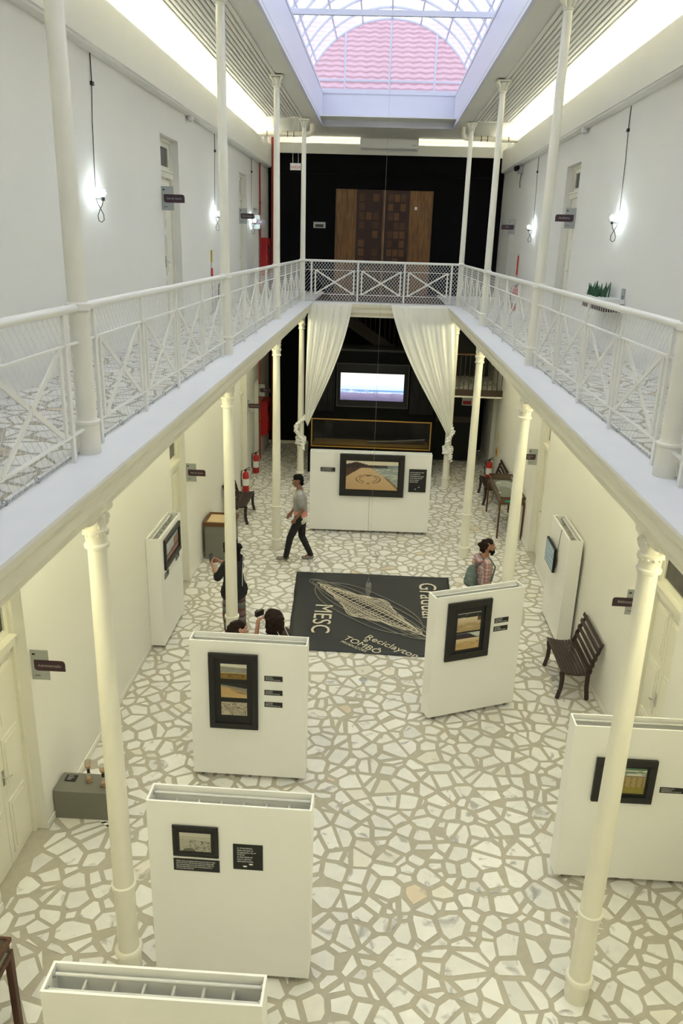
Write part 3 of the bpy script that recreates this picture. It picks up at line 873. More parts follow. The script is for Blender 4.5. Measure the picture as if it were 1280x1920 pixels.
def pic_field(u, v):
    if v > 0.93: return (0.10,0.20,0.10)
    if v > 0.72: return (0.62,0.62,0.55) if fbm(u*3,v*40) > 0.5 else (0.17,0.22,0.17)
    if v > 0.66: return (0.23,0.19,0.12)
    if v > 0.22 + 0.05*fbm(u*10,1):
        f = math.sin(u*42+0.6*math.sin(v*40)); 
        return lerp((0.36,0.27,0.11),(0.20,0.14,0.05), sm(0.1,0.9,f*0.6+0.6*(fbm(u*16,v*16)-.3)))
    return tuple(x*(0.8+0.4*fbm(u*10,v*10)) for x in (0.24,0.20,0.03))
def pic_rocks(u, v):
    if v > 0.62+0.30*u: return lerp((0.22,0.45,0.55),(0.55,0.58,0.58), sm(1.0,0.4,u))
    if v > 0.30 + 0.10*u and u < 0.62: return lerp((0.50,0.50,0.52),(0.40,0.40,0.42), fbm(u*5,v*5))
    if u > 0.62 and v > 0.35: return lerp((0.42,0.20,0.10),(0.16,0.10,0.07), fbm(u*12,v*9))
    if v > 0.22: return (0.05,0.05,0.05)
    return lerp((0.50,0.20,0.14),(0.30,0.10,0.08), fbm(u*8,v*8))
def picture(label, parent_loc, rz, W, H, fb, prints, fd=0.035):
    """black profiled frame with black mount and prints; local origin lower left, looking to -y"""
    g = thing('framed_photograph', label, 'picture', parent_loc, rz, 'framed beach photographs')
    for (a,b,c,d) in ((0,W,0,fb),(0,W,H-fb,H),(0,fb,fb,H-fb),(W-fb,W,fb,H-fb)):
        mb = MB().box(a,b,-fd,0,c,d)
        o = mb.build('frame_bar', M['frame'], g); bevelled(o, 0.008, 2)
    bx('mount', M['mount'], g, fb-0.005, W-fb+0.005, -0.014, -0.002, fb-0.005, H-fb+0.005)
    for k, (x, z, w, h, fn) in enumerate(prints):
        photo('print', w, h, fn, M['print'], g, (x, -0.0165, z))
    return g
def placard(label, loc, rz, W, H, lines, seed=1, mark=0, lm=0.06, lh=None, title=False):
    """black caption card with rows of small pale lettering"""
    g = thing('caption_card', label, 'placard', loc, rz, 'black caption cards')
    bx('card', M['placard'], g, 0, W, -0.004, 0, 0, H)
    r = random.Random(seed); mb = MB(); n = len(lines)
    pitch = lh or (H*0.80/n); top = H - H*0.12
    for i, frac in enumerate(lines):
        z1 = top - i*pitch; x = W*lm; xe = W*(lm + (1-2*lm)*frac)
        chh = pitch*0.52
        while x < xe - 0.004:
            wl = min(r.uniform(0.5, 2.6)*chh*1.6, xe-x); a = x
            while a < x+wl-0.001:       # letters as upright strokes with a joining bar
                lw = chh*r.uniform(0.30,0.5)
                k = r.random(); zb = z1-chh*(1.0 if k < .8 else 1.2); zt = z1 - (0 if k > .7 else chh*0.25)
                mb.box(a, a+lw*0.30, -0.0050, -0.0041, zb, zt)
                if k < 0.6: mb.box(a, a+lw*0.8, -0.0050, -0.0041, zt-chh*0.2, zt)
                if 0.3 < k: mb.box(a, a+lw*0.8, -0.0050, -0.0041, zb, zb+chh*0.2)
                a += lw
            x += wl + chh*0.45
    if mb.v:
        o = mb.build('lettering', M['ink'], g); o['kind'] = 'stuff'
    if mark:
        mk = MB()
        for k in range(mark):
            x, z = W*(0.40+0.2*k), H*(0.13+0.09*k)
            pts = [(x+0.016*math.cos(a)*(1+0.3*math.sin(3*a)), z+0.010*math.sin(a)*(1+0.3*math.cos(2*a))) for a in [2*math.pi*j/10 for j in range(10)]]
            mk.add([(p[0],-0.005,p[1]) for p in pts]+[(p[0],-0.0041,p[1]) for p in pts], [tuple(range(9,-1,-1)), tuple(range(10,20))]+[(j,(j+1)%10,10+(j+1)%10,10+j) for j in range(10)])
        o = mk.build('emblem', M['ink'], g); o['kind'] = 'stuff'
    return g
e = 0.001
# far pair in the middle of the hall
exhibition_panel('white wheeled exhibition panel before the television, left half of the pair', (-1.335,15.97,0), 0.02, 1.285)
exhibition_panel('white wheeled exhibition panel before the television, right half of the pair', (-0.04,15.996,0), 0.02, 1.285)
picture('wide framed photograph of two rings drawn on a beach, across the paired panels', (-0.70,15.94,0.86), 0.02, 1.37, 0.93, 0.11, [(0.135,0.15,1.10,0.63,pic_beach)])
placard('small black caption card left of the wide beach photograph', (-1.11,15.955,1.375), 0.02, 0.31, 0.09, [0.9,0.8,0.95], 3)
placard('tall black text card right of the wide beach photograph', (0.775,15.995,0.98), 0.02, 0.37, 0.51, [0.9,0.7,0.9,0.8,0.6,0.5], 4, mark=2, lh=0.042)
# left panel, second from the camera
exhibition_panel('white wheeled panel carrying the upright frame with three beach photographs', (-1.95,7.60,0), -0.012, 1.315)
picture('upright black frame with three stacked beach photographs', (-1.735,7.593,0.70), -0.012, 0.555, 0.965, 0.065,
        [(0.135,0.645,0.295,0.19,pic_sea),(0.135,0.405,0.295,0.185,pic_dune),(0.135,0.175,0.295,0.185,pic_tracks)])
for k, z in enumerate((1.335,1.155,1.000)):
    placard('%s of three small black captions beside the three-photo frame' % ['top','middle','bottom'][k], (-1.11,7.588,z), -0.012, 0.205, 0.064, [0.45,0.5,0.95], 10+k)
# front panel
exhibition_panel('white wheeled panel with small monochrome photograph, second from the bottom edge', (-1.675,4.99,0), -0.012, 1.315)
picture('small black frame with a monochrome photograph of sand drawings', (-1.474,4.985,1.285), -0.012, 0.372, 0.305, 0.036, [(0.060,0.062,0.252,0.180,pic_mono)], fd=0.018)
placard('long black caption card under the small monochrome photograph', (-1.475,4.985,1.135), -0.012, 0.376, 0.118, [0.97,0.93,0.95,0.88,0.42], 20)
placard('square black text card beside the small monochrome photograph', (-0.987,4.98,1.185), -0.012, 0.240, 0.250, [0.72,0.74,0.88,0.34,0.72,0.66,0.74], 21, mark=2, lm=0.14, lh=0.022)
# panel cut by the bottom edge
exhibition_panel('white wheeled panel cut off by the bottom of the picture, open top showing', (-1.817,3.315,0), -0.002, 1.31)
# turned panel on the right
RA = math.atan2(0.502, 1.192)
exhibition_panel('white wheeled panel standing askew with the two-photo frame', (0.868,8.955,0), RA, 1.30)
def on_right(x, z, d=0.0): return (0.868+x*math.cos(RA)+d*math.sin(RA), 8.955+x*math.sin(RA)-d*math.cos(RA), z)
picture('upright black frame with two stacked sand photographs on the askew panel', on_right(0.17,0.878,e), RA, 0.637, 0.836, 0.095,
        [(0.150,0.405,0.340,0.265,pic_twin_a),(0.150,0.145,0.340,0.235,pic_twin_b)])
placard('upper of two small black captions on the askew panel', on_right(0.877,1.325,e), RA, 0.21, 0.072, [0.6,0.5,0.95], 30)
placard('lower of two small black captions on the askew panel', on_right(0.875,1.205,e), RA, 0.21, 0.072, [0.45,0.5,0.9], 31)
# right panel behind the nearest right column
exhibition_panel('white wheeled panel behind the nearest right column with one framed photograph', (1.99,6.33,0), 0.0, 1.28)
picture('black frame with a photograph of furrowed sand, partly behind a column', (2.228,6.328,0.985), 0.0, 0.575, 0.490, 0.07, [(0.11,0.105,0.375,0.285,pic_field)])
placard('small black caption at the right edge beside the furrowed sand photograph', (2.868,6.328,1.108), 0.0, 0.225, 0.062, [0.6,0.5,0.95], 33)
# panel along the left wall: local x runs to -y
exhibition_panel('white wheeled panel standing lengthwise against the left wall', (-3.075,10.53,0), math.pi/2, 1.24)
picture('black framed photograph of rocks on the panel by the left wall', (-3.074,10.70,1.235), math.pi/2, 0.92, 0.485, 0.07, [(0.125,0.12,0.67,0.26,pic_rocks)])
placard('near small grey-black caption on the panel by the left wall', (-3.074,10.70,1.085), math.pi/2, 0.23, 0.09, [0.6,0.5,0.9], 35)
placard('far small grey-black caption on the panel by the left wall', (-3.074,11.36,1.12), math.pi/2, 0.22, 0.09, [0.6,0.5,0.9], 36)
# panel along the right wall
exhibition_panel('white wheeled panel standing lengthwise against the right wall', (3.035,12.44,0), -math.pi/2, 1.21)
# ------------------------------------------------------------------ lettering helper
def text_obj(name, s, size, m, parent, loc, rot, depth=0.001, align='LEFT', shear=0.0):
    cu = bpy.data.curves.new(name, 'FONT'); cu.body = s; cu.size = size; cu.extrude = depth; cu.align_x = align; cu.shear = shear; cu.resolution_u = 3
    tmp = bpy.data.objects.new(name, cu); me = evaluated_mesh(tmp); me.materials.clear(); me.materials.append(m); me.name = name
    o = bpy.data.objects.new(name, me); COL.objects.link(o); o.parent = parent; o.location = loc; o.rotation_euler = rot
    o['kind'] = 'stuff'
    return o

# screen on the right wall panel
tv = thing('wall_screen', 'thin flat screen mounted on the panel by the right wall', 'screen', (3.02,12.40,1.03), -math.pi/2)
o = MB().box(0,0.62,-0.055,-0.015,0,0.41).build('casing', M['black'], tv); bevelled(o, 0.006)
def pic_water(u, v):
    f = fbm(u*5+2, v*16); g = abs(math.sin(v*16+2.2*fbm(u*5,v*5)))
    return lerp((0.10,0.17,0.17),(0.20,0.27,0.26), f) if g > 0.30 else (0.035,0.05,0.05)
photo('display', 0.58, 0.37, pic_water, vcol_mat('dim_screen', rough=0.25, emit=0.9), tv, (0.02,-0.0565,0.02), 60)
bx('bracket', M['black'], tv, 0.2, 0.42, -0.015, 0.014, 0.1, 0.3)
MB().tube([(0.60,-0.002,0.40),(0.66,-0.004,0.62),(0.70,-0.003,0.77),(0.72,0.01,0.782)], 0.004, 6).build('cable', M['cord'], tv)

# ------------------------------------------------------------------ black tarp with a pendulum drawing in sand
tarp = thing('drawing_tarp', 'black tarpaulin on the floor with a sand drawing and chalked words', 'tarpaulin', (0,0,0))
TC = [(-1.37,13.70),(1.52,13.74),(1.50,10.66),(-1.22,10.70)]
n = 26; vs = []; fs = []
for j in range(n+1):
    for i in range(n+1):
        u, v = i/n, j/n
        a = lerp(TC[3], TC[2], u); b = lerp(TC[0], TC[1], u); x, y = lerp(a, b, v)
        edge = min(u, 1-u, v, 1-v)
        if i in (0,n): x += 0.03*(fbm(v*7, i)-0.5)
        if j in (0,n): y += 0.03*(fbm(u*7, j+3)-0.5)
        z = 0.003 + (0.012*fbm(u*9, v*9, 3)*sm(0.10,0.0,edge))
        vs.append((x,y,z))
fs = [(j*(n+1)+i, j*(n+1)+i+1, (j+1)*(n+1)+i+1, (j+1)*(n+1)+i) for j in range(n) for i in range(n)]
o = MB().add(vs, fs, True).build('sheet', M['tarp'], tarp)
sd = o.modifiers.new('thickness', 'SOLIDIFY'); sd.thickness = 0.002; sd.offset = -1
# harmonograph: nested ellipses about the point under the hanging bottle
Pc = Vector((0.02, 12.28)); ax = Vector((0.964+0.967, 11.335-13.261)).normalized(); ay = Vector((-ax.y, ax.x))
mb = MB()
fam = [(0.30+1.06*k/10, 0.40*(1-k/10)**0.8+0.05) for k in range(11)] + [(1.05+0.10*k, 0.06+0.06*k) for k in range(3)] + [(0.07+0.08*k, 0.39-0.01*k) for k in range(3)]
for k, (A, B) in enumerate(fam):
    pts = []
    rot = 0.03*math.sin(k*1.7)
    for j in range(64):
        a = 2*math.pi*j/64
        p = Pc + ax*(A*math.cos(a)) + ay*(B*math.sin(a+rot*2) + 0.008*math.sin(3*a+k))
        pts.append((p.x, p.y, 0.0125))
    mb.tube(pts, 0.0062, 4, closed=True)
o = mb.build('sand_line_drawing', M['sand'], tarp); o['kind'] = 'stuff'
mb = MB()
for k, (A, B, dx) in enumerate(((1.46,0.17,0.0),(1.50,0.24,-0.03),(1.40,0.36,0.06),(1.25,0.52,-0.04))):
    pts = []
    for j in range(72):
        a = 2*math.pi*j/72
        p = Pc + ax*(A*math.cos(a)+dx) + ay*(B*math.sin(a)+0.015*math.sin(5*a+k))
        if TC[3][0]+0.12 < p.x < 1.4 and 10.8 < p.y < 13.6: pts.append((p.x,p.y,0.0125))
    mb.tube(pts, 0.010, 4, closed=True)
o = mb.build('faint_sand_rings', M['sanddim'], tarp); o['kind'] = 'stuff'
text_obj('lettering', 'MESC', 0.44, M['sand'], tarp, (-0.89,12.33,0.014), (0,0,-math.pi/2), 0.002)
text_obj('lettering', 'Gradual', 0.46, M['sand'], tarp, (0.95,13.44,0.014), (0,0,-math.pi/2), 0.002)
ra = math.atan2(10.72-11.22, 0.66-0.02)
text_obj('lettering', 'Reciclayton', 0.215, M['sand'], tarp, (-0.03,11.17,0.014), (0,0,-0.62), 0.002)
text_obj('lettering', 'TOMBÔ', 0.20, M['sand'], tarp, (-0.37,11.11,0.014), (0,0,-0.66), 0.002)
text_obj('lettering', 'e', 0.18, M['sand'], tarp, (-0.05,11.06,0.014), (0,0,-0.4), 0.002)
text_obj('lettering', 'PRODUÇÕES', 0.085, M['sand'], tarp, (-0.40,11.00,0.014), (0,0,-0.62), 0.002)
# hanging sand bottle
pb = thing('pendulum_bottle', 'clear plastic bottle hanging neck down on a thread over the tarp', 'bottle', (0.012,12.40,0.15))
MB().lathe([(0.008,0.0),(0.013,0.012),(0.013,0.035),(0.02,0.05),(0.045,0.10),(0.05,0.13),(0.05,0.25),(0.042,0.275),(0.02,0.28)], 16).build('body', glassy('bottle_plastic', (0.78,0.80,0.80), 0.2, haze=0.15), pb)
MB().lathe([(0.015,0.0),(0.017,0.002),(0.017,0.02),(0.015,0.022)], 12).build('cap', M['white'], pb)
MB().tube([(-0.035,0,0.26),(0,0,0.36),(0.035,0,0.26)], 0.002, 5).build('sling', M['white'], pb)
MB().tube([(0,0,0.36),(-0.004,0,9.22)], 0.0014, 5).build('thread', mat('pale_thread', (0.35,0.35,0.33), 0.6), pb)
for label, loc in (('small round steel drain set in the floor before the tarp', (-0.013,9.918,0)), ('small round steel drain in the floor before the paired panels', (0.111,14.673,0))):
    d = thing('floor_drain', label, 'drain', loc, group='floor drains')
    MB().lathe([(0.062,0.0),(0.062,0.003),(0.05,0.006)], 20).build('rim', M['steel'], d)
    MB().lathe([(0.045,0.006),(0.044,0.009),(0.01,0.010)], 16).build('grate', M['plate'], d)

# ------------------------------------------------------------------ benches
def bench(label, loc, rz, L=1.02):
    """slatted bench, local x along the seat, y to the back; front edge y=0"""
    g = thing('slatted_bench', label, 'bench', loc, rz, 'dark slatted benches')
    prof = []
    for k in range(9):
        t = k/8; prof.append((0.015+0.36*t, 0.445 - 0.035*math.sin(math.pi*t*0.9) , 0.10*(t-0.35)))
    for (y, z, tilt) in prof:
        mb = MB().bar((0,y,z),(L,y,z),0.037,0.022,up=(0,-math.sin(tilt),math.cos(tilt)))
        bevelled(mb.build('seat_slat', M['bench'], g), 0.004, 1)
    for k in range(5):
        t = k/4; y = 0.40+0.10*t**1.2; z = 0.47+0.40*t
        mb = MB().bar((-0.01,y,z),(L+0.01,y,z),0.020,0.058,up=(0,0.28,1))
        bevelled(mb.build('back_slat', M['bench'], g), 0.004, 1)
    for x in (0.06, L-0.06):
        MB().tube([(x,-0.005,0.0),(x,0.03,0.16),(x,0.035,0.30),(x,0.02,0.425)], [0.032,0.031,0.033,0.036], 4).build('front_leg', M['bench'], g)
        MB().tube([(x,0.41,0.0),(x,0.385,0.2),(x,0.38,0.42),(x,0.43,0.62),(x,0.525,0.88)], [0.032,0.032,0.034,0.028,0.020], 4).build('rear_leg', M['bench'], g)
        MB().tube([(x,0.02,0.42),(x,0.12,0.395),(x,0.25,0.39),(x,0.385,0.41)], 0.02, 4).build('seat_bearer', M['bench'], g)
    return g
bench('dark slatted wooden bench by the right wall, nearest the camera', (2.735,10.66,0), -math.pi/2)
bench('dark slatted wooden bench by the left wall near the extinguisher', (-2.74,16.14,0), math.pi/2, 1.12)
bench('dark slatted wooden bench behind the glass-topped table', (2.735,19.35,0), -math.pi/2, 1.1)

# ------------------------------------------------------------------ vitrines
def vitrine(label, loc, W, L, H=0.95, leg=0.036):
    g = thing('display_table', label, 'display table', loc, 0, 'wooden display tables')
    for x in (0, W-leg):
        for y in (0, L-leg): bx('leg', M['mahogany'], g, x, x+leg, y, y+leg, 0, H-0.17)
    hb = 0.17
    for (a,b,c,d,nm) in ((0,W,0,0.022,'end_rail'),(0,W,L-0.022,L,'end_rail')):
        mb = MB().box(a,b,c,d,H-hb,H-hb+0.05).box(a,b,c,d,H-0.035,H)
        mb.build(nm, M['mahogany'], g)
        bx('end_panel', M['carved2'], g, a+0.02, b-0.02, c+0.006, d-0.006, H-hb+0.05, H-0.035)
    for x in (0, W-0.022):
        MB().box(x,x+0.022,0.022,L-0.022,H-hb,H-hb+0.05).box(x,x+0.022,0.022,L-0.022,H-0.035,H).build('side_rail', M['mahogany'], g)
        bx('side_glass', M['clear'], g, x+0.009, x+0.013, 0.022, L-0.022, H-hb+0.05, H-0.035)
    bx('tray', mat('vitrine_lining', (0.20,0.20,0.165), 0.8), g, 0.022, W-0.022, 0.022, L-0.022, H-hb+0.01, H-hb+0.03)
    bx('glass_top', M['clear'], g, 0.022, W-0.022, 0.022, L-0.022, H-0.008, H-0.002)
    return g
VT = (2.735,16.0,0)
v1 = vitrine('brown wooden glass-topped display table by the right wall', VT, 0.55, 1.83)
bx('green_label', mat('green_card', (0.02,0.30,0.19), 0.6), v1, 0.12, 0.30, 0.0, 0.004, 0.835, 0.885)
ring = thing('bone_ring', 'ring of pale curved ribs lying in the glass-topped table', 'specimen', (3.0,17.0,0.812))
for k in range(5):
    rr = 0.15+0.012*k
    MB().tube([((rr)*math.cos(a), (rr*1.3)*math.sin(a)+0.02*k, 0.012+0.022*k) for a in [math.pi*(-0.15+1.3*j/20) for j in range(21)]], 0.0085, 6).build('rib', M['white'], ring)
for label, x, y in (('crumpled pale specimen at the near left of the display table', 2.83,16.16), ('pale flat specimen at the far end of the display table', 2.92,17.45), ('small pale specimen in the middle of the display table', 2.83,16.72)):
    r2 = random.Random(int(x*100+y*10)); mb = MB()
    mb.ball((0,0,0.018), (0.05,0.035,0.015), 9, 6)
    mb.v = [(a*(1+0.5*(r2.random()-.5)), b*(1+0.5*(r2.random()-.5)), c) for a,b,c in mb.v]
    tag(mb.build('specimen', M['white'], None, (x,y,0.808)), label, 'specimen', 'specimens in the display table')
vitrine('brown wooden glass-sided display table cut by the lower left edge', (-3.20,2.75,0), 0.60, 1.69, H=0.92, leg=0.05)

# ------------------------------------------------------------------ pedestal, plinth, sand bottles
pd = thing('sand_tray_pedestal', 'tall grey pedestal with a shallow sand tray on top', 'pedestal', (-3.25,14.11,0))
bevelled(bx('body', M['grey'], pd, 0.02, 0.57, 0.02, 0.62, 0, 0.715), 0.004)
for (a,b,c,d) in ((0,0.59,0,0.045),(0,0.59,0.595,0.64),(0,0.045,0.045,0.595),(0.545,0.59,0.045,0.595)):
    bx('tray_side', M['carved2'], pd, a, b, c, d, 0.70, 0.775)
bx('sand_bed', mat('tray_sand', (0.62,0.47,0.28), 0.95, var=0.1, scale=40, bump=0.2), pd, 0.045, 0.545, 0.045, 0.595, 0.715, 0.745)
pl = thing('low_plinth', 'low grey plinth on the floor against the left wall', 'plinth', (-3.275,6.775,0))
bevelled(bx('body', M['grey'], pl, 0, 0.675, 0, 0.315, 0, 0.35), 0.004)
cd = placard('small black card lying on the low grey plinth', (-3.20,6.955,0.3505), 0, 0.125, 0.10, [0.7,0.9,0.6], 40, lm=0.2)
cd.rotation_euler = (-math.pi/2, 0, 0.0); cd.location = (-3.22,6.94,0.356)
petm = glassy('cut_bottle_plastic', (0.85,0.83,0.76), 0.15, haze=0.2)
sandp = mat('peach_sand', (0.60,0.38,0.22), 0.9, var=0.15, scale=50)
for label, x, y in (('left sand hourglass made of two cut bottles on the low plinth', -2.945,6.955), ('right sand hourglass made of two cut bottles on the low plinth', -2.765,6.90)):
    h = thing('bottle_hourglass', label, 'hourglass', (x,y,0.35), group='bottle hourglasses')
    MB().lathe([(0.030,0.004),(0.034,0.03),(0.034,0.08),(0.026,0.105),(0.012,0.125)], 14).build('lower_bottle', petm, h)
    for k in range(5):
        a = 2*math.pi*k/5; MB().ball((0.020*math.cos(a),0.020*math.sin(a),0.014),(0.015,0.015,0.014),8,6).build('foot_lobe', sandp, h)
    MB().lathe([(0.012,0.02),(0.030,0.026),(0.031,0.05),(0.01,0.06)], 12).build('lower_sand', sandp, h)
    MB().lathe([(0.014,0.118),(0.016,0.12),(0.016,0.165),(0.014,0.167)], 12).build('coupling', M['black'], h)
    MB().lathe([(0.012,0.165),(0.028,0.185),(0.036,0.21),(0.036,0.262),(0.034,0.268)], 14).build('upper_bottle', petm, h)
    MB().lathe([(0.010,0.172),(0.026,0.190),(0.033,0.215),(0.005,0.222)], 12).build('upper_sand', sandp, h)

# ------------------------------------------------------------------ fire equipment
def extinguisher(label, loc, k=1.0):
    g = thing('fire_extinguisher', label, 'extinguisher', loc, group='fire extinguishers')
    MB().lathe([(0.075,0.0),(0.08,0.01),(0.08,0.42),(0.07,0.47),(0.035,0.50),(0.03,0.53)], 18).build('cylinder', M['red'], g)
    MB().lathe([(0.081,0.16),(0.0815,0.165),(0.0815,0.33),(0.081,0.335)], 18, caps=False).build('paper_label', M['white'], g)
    MB().box(-0.02,0.02,-0.02,0.02,0.53,0.57).bar((0,0,0.57),(0.10,0,0.63),0.022,0.012).bar((0,0,0.555),(0.11,0,0.57),0.022,0.010).build('valve_handle', M['black'], g)
    MB().tube([(-0.02,0,0.55),(-0.10,0,0.52),(-0.115,0,0.35),(-0.10,0,0.12)], 0.011, 8).build('hose', M['black'], g)
    return g
extinguisher('red fire extinguisher on the floor behind the left bench', (-3.17,18.62,0))
extinguisher('red fire extinguisher on the floor by the left wall, far one', (-3.17,20.30,0))
extinguisher('red fire extinguisher on the floor at the far right, beyond the glass-topped table', (3.14,20.55,0))
fx = thing('extinguisher_sign', 'round red and yellow extinguisher sign on the far right wall', 'sign', (3.285,20.38,0.0))
MB().tube([(-0.002,0,0.83),(-0.016,0,0.83)], 0.12, 24).build('yellow_disc', M['yellow'], fx)
MB().tube([(-0.016,0,0.83),(-0.020,0,0.83)], 0.085, 24).build('red_disc', M['signred'], fx)
bx('yellow_strip', M['yellow'], fx, -0.006, 0, -0.03, 0.03, 1.08, 1.36)
for z0, label in ((0.62,'tall red fire hose cabinet at the far end of the left wall, ground floor'),(5.05,'tall red fire hose cabinet at the far end of the left wall, gallery')):
    hc = thing('hose_cabinet', label, 'cabinet', (-3.285,22.05,z0), group='fire hose cabinets')
    bx('body', M['red'], hc, 0, 0.17, 0, 0.72, 0, 1.0)
    MB().box(0.17,0.185,0.02,0.70,0.03,0.97).build('door', M['red'], hc)
    bx('latch', M['steel'], hc, 0.185, 0.195, 0.05, 0.09, 0.45, 0.55)
    bx('window', M['darkpane'], hc, 0.185, 0.188, 0.2, 0.5, 0.6, 0.8)
rp = thing('red_riser_pipe', 'thick dark red riser pipe beside the black back wall', 'pipe', (-3.12,23.45,0))
MB().tube([(0,0,0.0),(0,0,8.66)], 0.055, 14).build('pipe', M['pipe_red'], rp)
for z in (2.4,4.3,6.5): MB().lathe([(0.065,0),(0.065,0.05)],14,(0,0,z)).build('clamp', M['pipe_red'], rp)
for z0, z1, y, label in ((0.0,4.38,21.70,'thin red pipe down the far left wall of the ground floor'),(BZ,7.88,21.92,'thin red pipe on the far left wall of the gallery')):
    t_ = thing('red_pipe', label, 'pipe', (-3.262,y,z0), group='thin red pipes')
    MB().tube([(0,0,0),(0,0,z1-z0)], 0.022, 10).build('pipe', M['pipe_red'], t_)
    for k in (0.25,0.7): bx('pipe_clip', M['pipe_red'], t_, -0.027, 0.03, -0.03, 0.03, (z1-z0)*k, (z1-z0)*k+0.03)
# extinguisher with signs on the left gallery
us = thing('extinguisher_sign', 'narrow red and yellow extinguisher sign strip on the left gallery wall', 'sign', (-3.28,15.66,BZ))
bx('yellow_strip', M['yellow'], us, 0, 0.02, -0.02, 0.02, 0.95, 1.17)
bx('red_strip', M['signred'], us, 0, 0.025, -0.025, 0.025, 0.62, 0.84)
bx('stem', M['plate'], us, 0, 0.008, -0.006, 0.006, 0.0, 1.0)
extinguisher('red fire extinguisher on the left gallery seen through the netting', (-3.12,16.05,BZ))
ur = thing('extinguisher_sign', 'narrow red sign strip on the right gallery wall beyond the doors', 'sign', (3.28,19.9,BZ))
bx('red_strip', M['signred'], ur, -0.025, 0, -0.03, 0.03, 0.75, 1.2); bx('stem', M['plate'], ur, -0.008, 0, -0.006, 0.006, 0.0, 1.25)
extinguisher('red fire extinguisher on the right gallery behind the netting', (3.12,18.9,BZ))

# ------------------------------------------------------------------ projecting door signs
def door_sign(label, s, y, z, text, w=0.18, h=0.33, bw=0.31, bh=0.115, both=False):
    """plate standing out from the wall, facing the camera"""
    g = thing('door_sign', label, 'sign', (s*WX, y, z), group='projecting door signs')
    a, b = (0.0, w) if s < 0 else (-w, 0.0)
    bx('plate', M['plate'], g, a, b, 0.0, 0.008, 0, h)
    x0 = 0.035 if s < 0 else -0.035-bw
    zc = h*0.50; pts = []
    for (cx_, cz_, r_, a0) in ((x0+bw-0.035, zc+bh/2-0.035, 0.035, 0), (x0+0.006, zc+bh/2-0.006, 0.006, 90), (x0+0.035, zc-bh/2+0.035, 0.035, 180), (x0+bw-0.006, zc-bh/2+0.006, 0.006, 270)):
        if s > 0: pass
        for q in range(5):
            t = math.radians(a0+22.5*q); pts.append((cx_+r_*math.cos(t), cz_+r_*math.sin(t)))
    if s > 0: pts = [(2*(x0+bw/2)-px, pz) for px, pz in pts][::-1]
    nb = len(pts)
    MB().add([(p[0],-0.008,p[1]) for p in pts]+[(p[0],-0.001,p[1]) for p in pts], [tuple(range(nb)), tuple(range(2*nb-1,nb-1,-1))]+[(k,(k+1)%nb,nb+(k+1)%nb,nb+k) for k in range(nb)]).build('name_board', M['signdark'], g)
    lines = text.split('\n')
    for k, ln in enumerate(lines):
        sz = 0.048 if len(lines) == 1 and len(ln) < 12 else (0.040 if len(lines) == 1 else 0.032)
        text_obj('lettering', ln, sz, M['inkdim'], g, (x0+bw/2, -0.0085, zc-0.012+(len(lines)-1)*0.018-k*0.038), (math.pi/2,0,0), 0.0004, 'CENTER')
    MB().box(a+0.03,a+0.085,-0.001,0,0.045,0.052).box(a+0.02,a+0.05,-0.001,0,h-0.055,h-0.035).build('small_print', M['placard'], g)['kind'] = 'stuff'
    return g
door_sign('grey and plum sign reading Administração by the lower left door', -1, 6.64, 1.80, 'Administração')
door_sign('grey and plum sign by the recess above the sand tray pedestal', -1, 13.11, 1.91, 'Sala de Apoio')
door_sign('grey and plum sign on the ground floor left, second from the back wall', -1, 19.66, 1.80, 'Sala de Reunião')
door_sign('grey and plum sign on the ground floor left, last before the back wall', -1, 21.62, 1.85, 'W.C.')
door_sign('grey and plum sign reading Biblioteca by the lower right door', 1, 8.68, 1.84, 'Biblioteca')
door_sign('grey and plum two-line sign on the lower right wall above the display table', 1, 15.36, 1.86, 'Sala Multimeios\nReuniões')
door_sign('plum sign reading Sala de Apoio before the nearest left gallery door', -1, 12.27, 6.37, 'Sala de Apoio')
door_sign('plum sign on the left gallery before the second door', -1, 18.88, 6.33, 'Sala de Apoio')
door_sign('bluish sign on the far left gallery wall beside the last bulb', -1, 20.88, 6.25, 'W.C.')
door_sign('plum sign reading Auditório by the right gallery door', 1, 14.50, 6.33, 'Auditório')
door_sign('plum sign by the farthest door on the right gallery', 1, 20.93, 6.30, 'W.C.')
# hanging exit sign
ex = thing('exit_sign', 'white hanging sign with red letters SAÍDA before the black wall', 'sign', (-2.125,19.95,7.57))
bx('board', M['white'], ex, -0.125, 0.125, 0, 0.012, 0, 0.15)
text_obj('lettering', 'SAÍDA', 0.085, M['signred'], ex, (0,-0.001,0.035), (math.pi/2,0,0), 0.0005, 'CENTER')
for x in (-0.065,0.065): MB().tube([(x,0.006,0.15),(x,0.006,1.13)], 0.005, 6).build('suspension_rod', M['white'], ex)

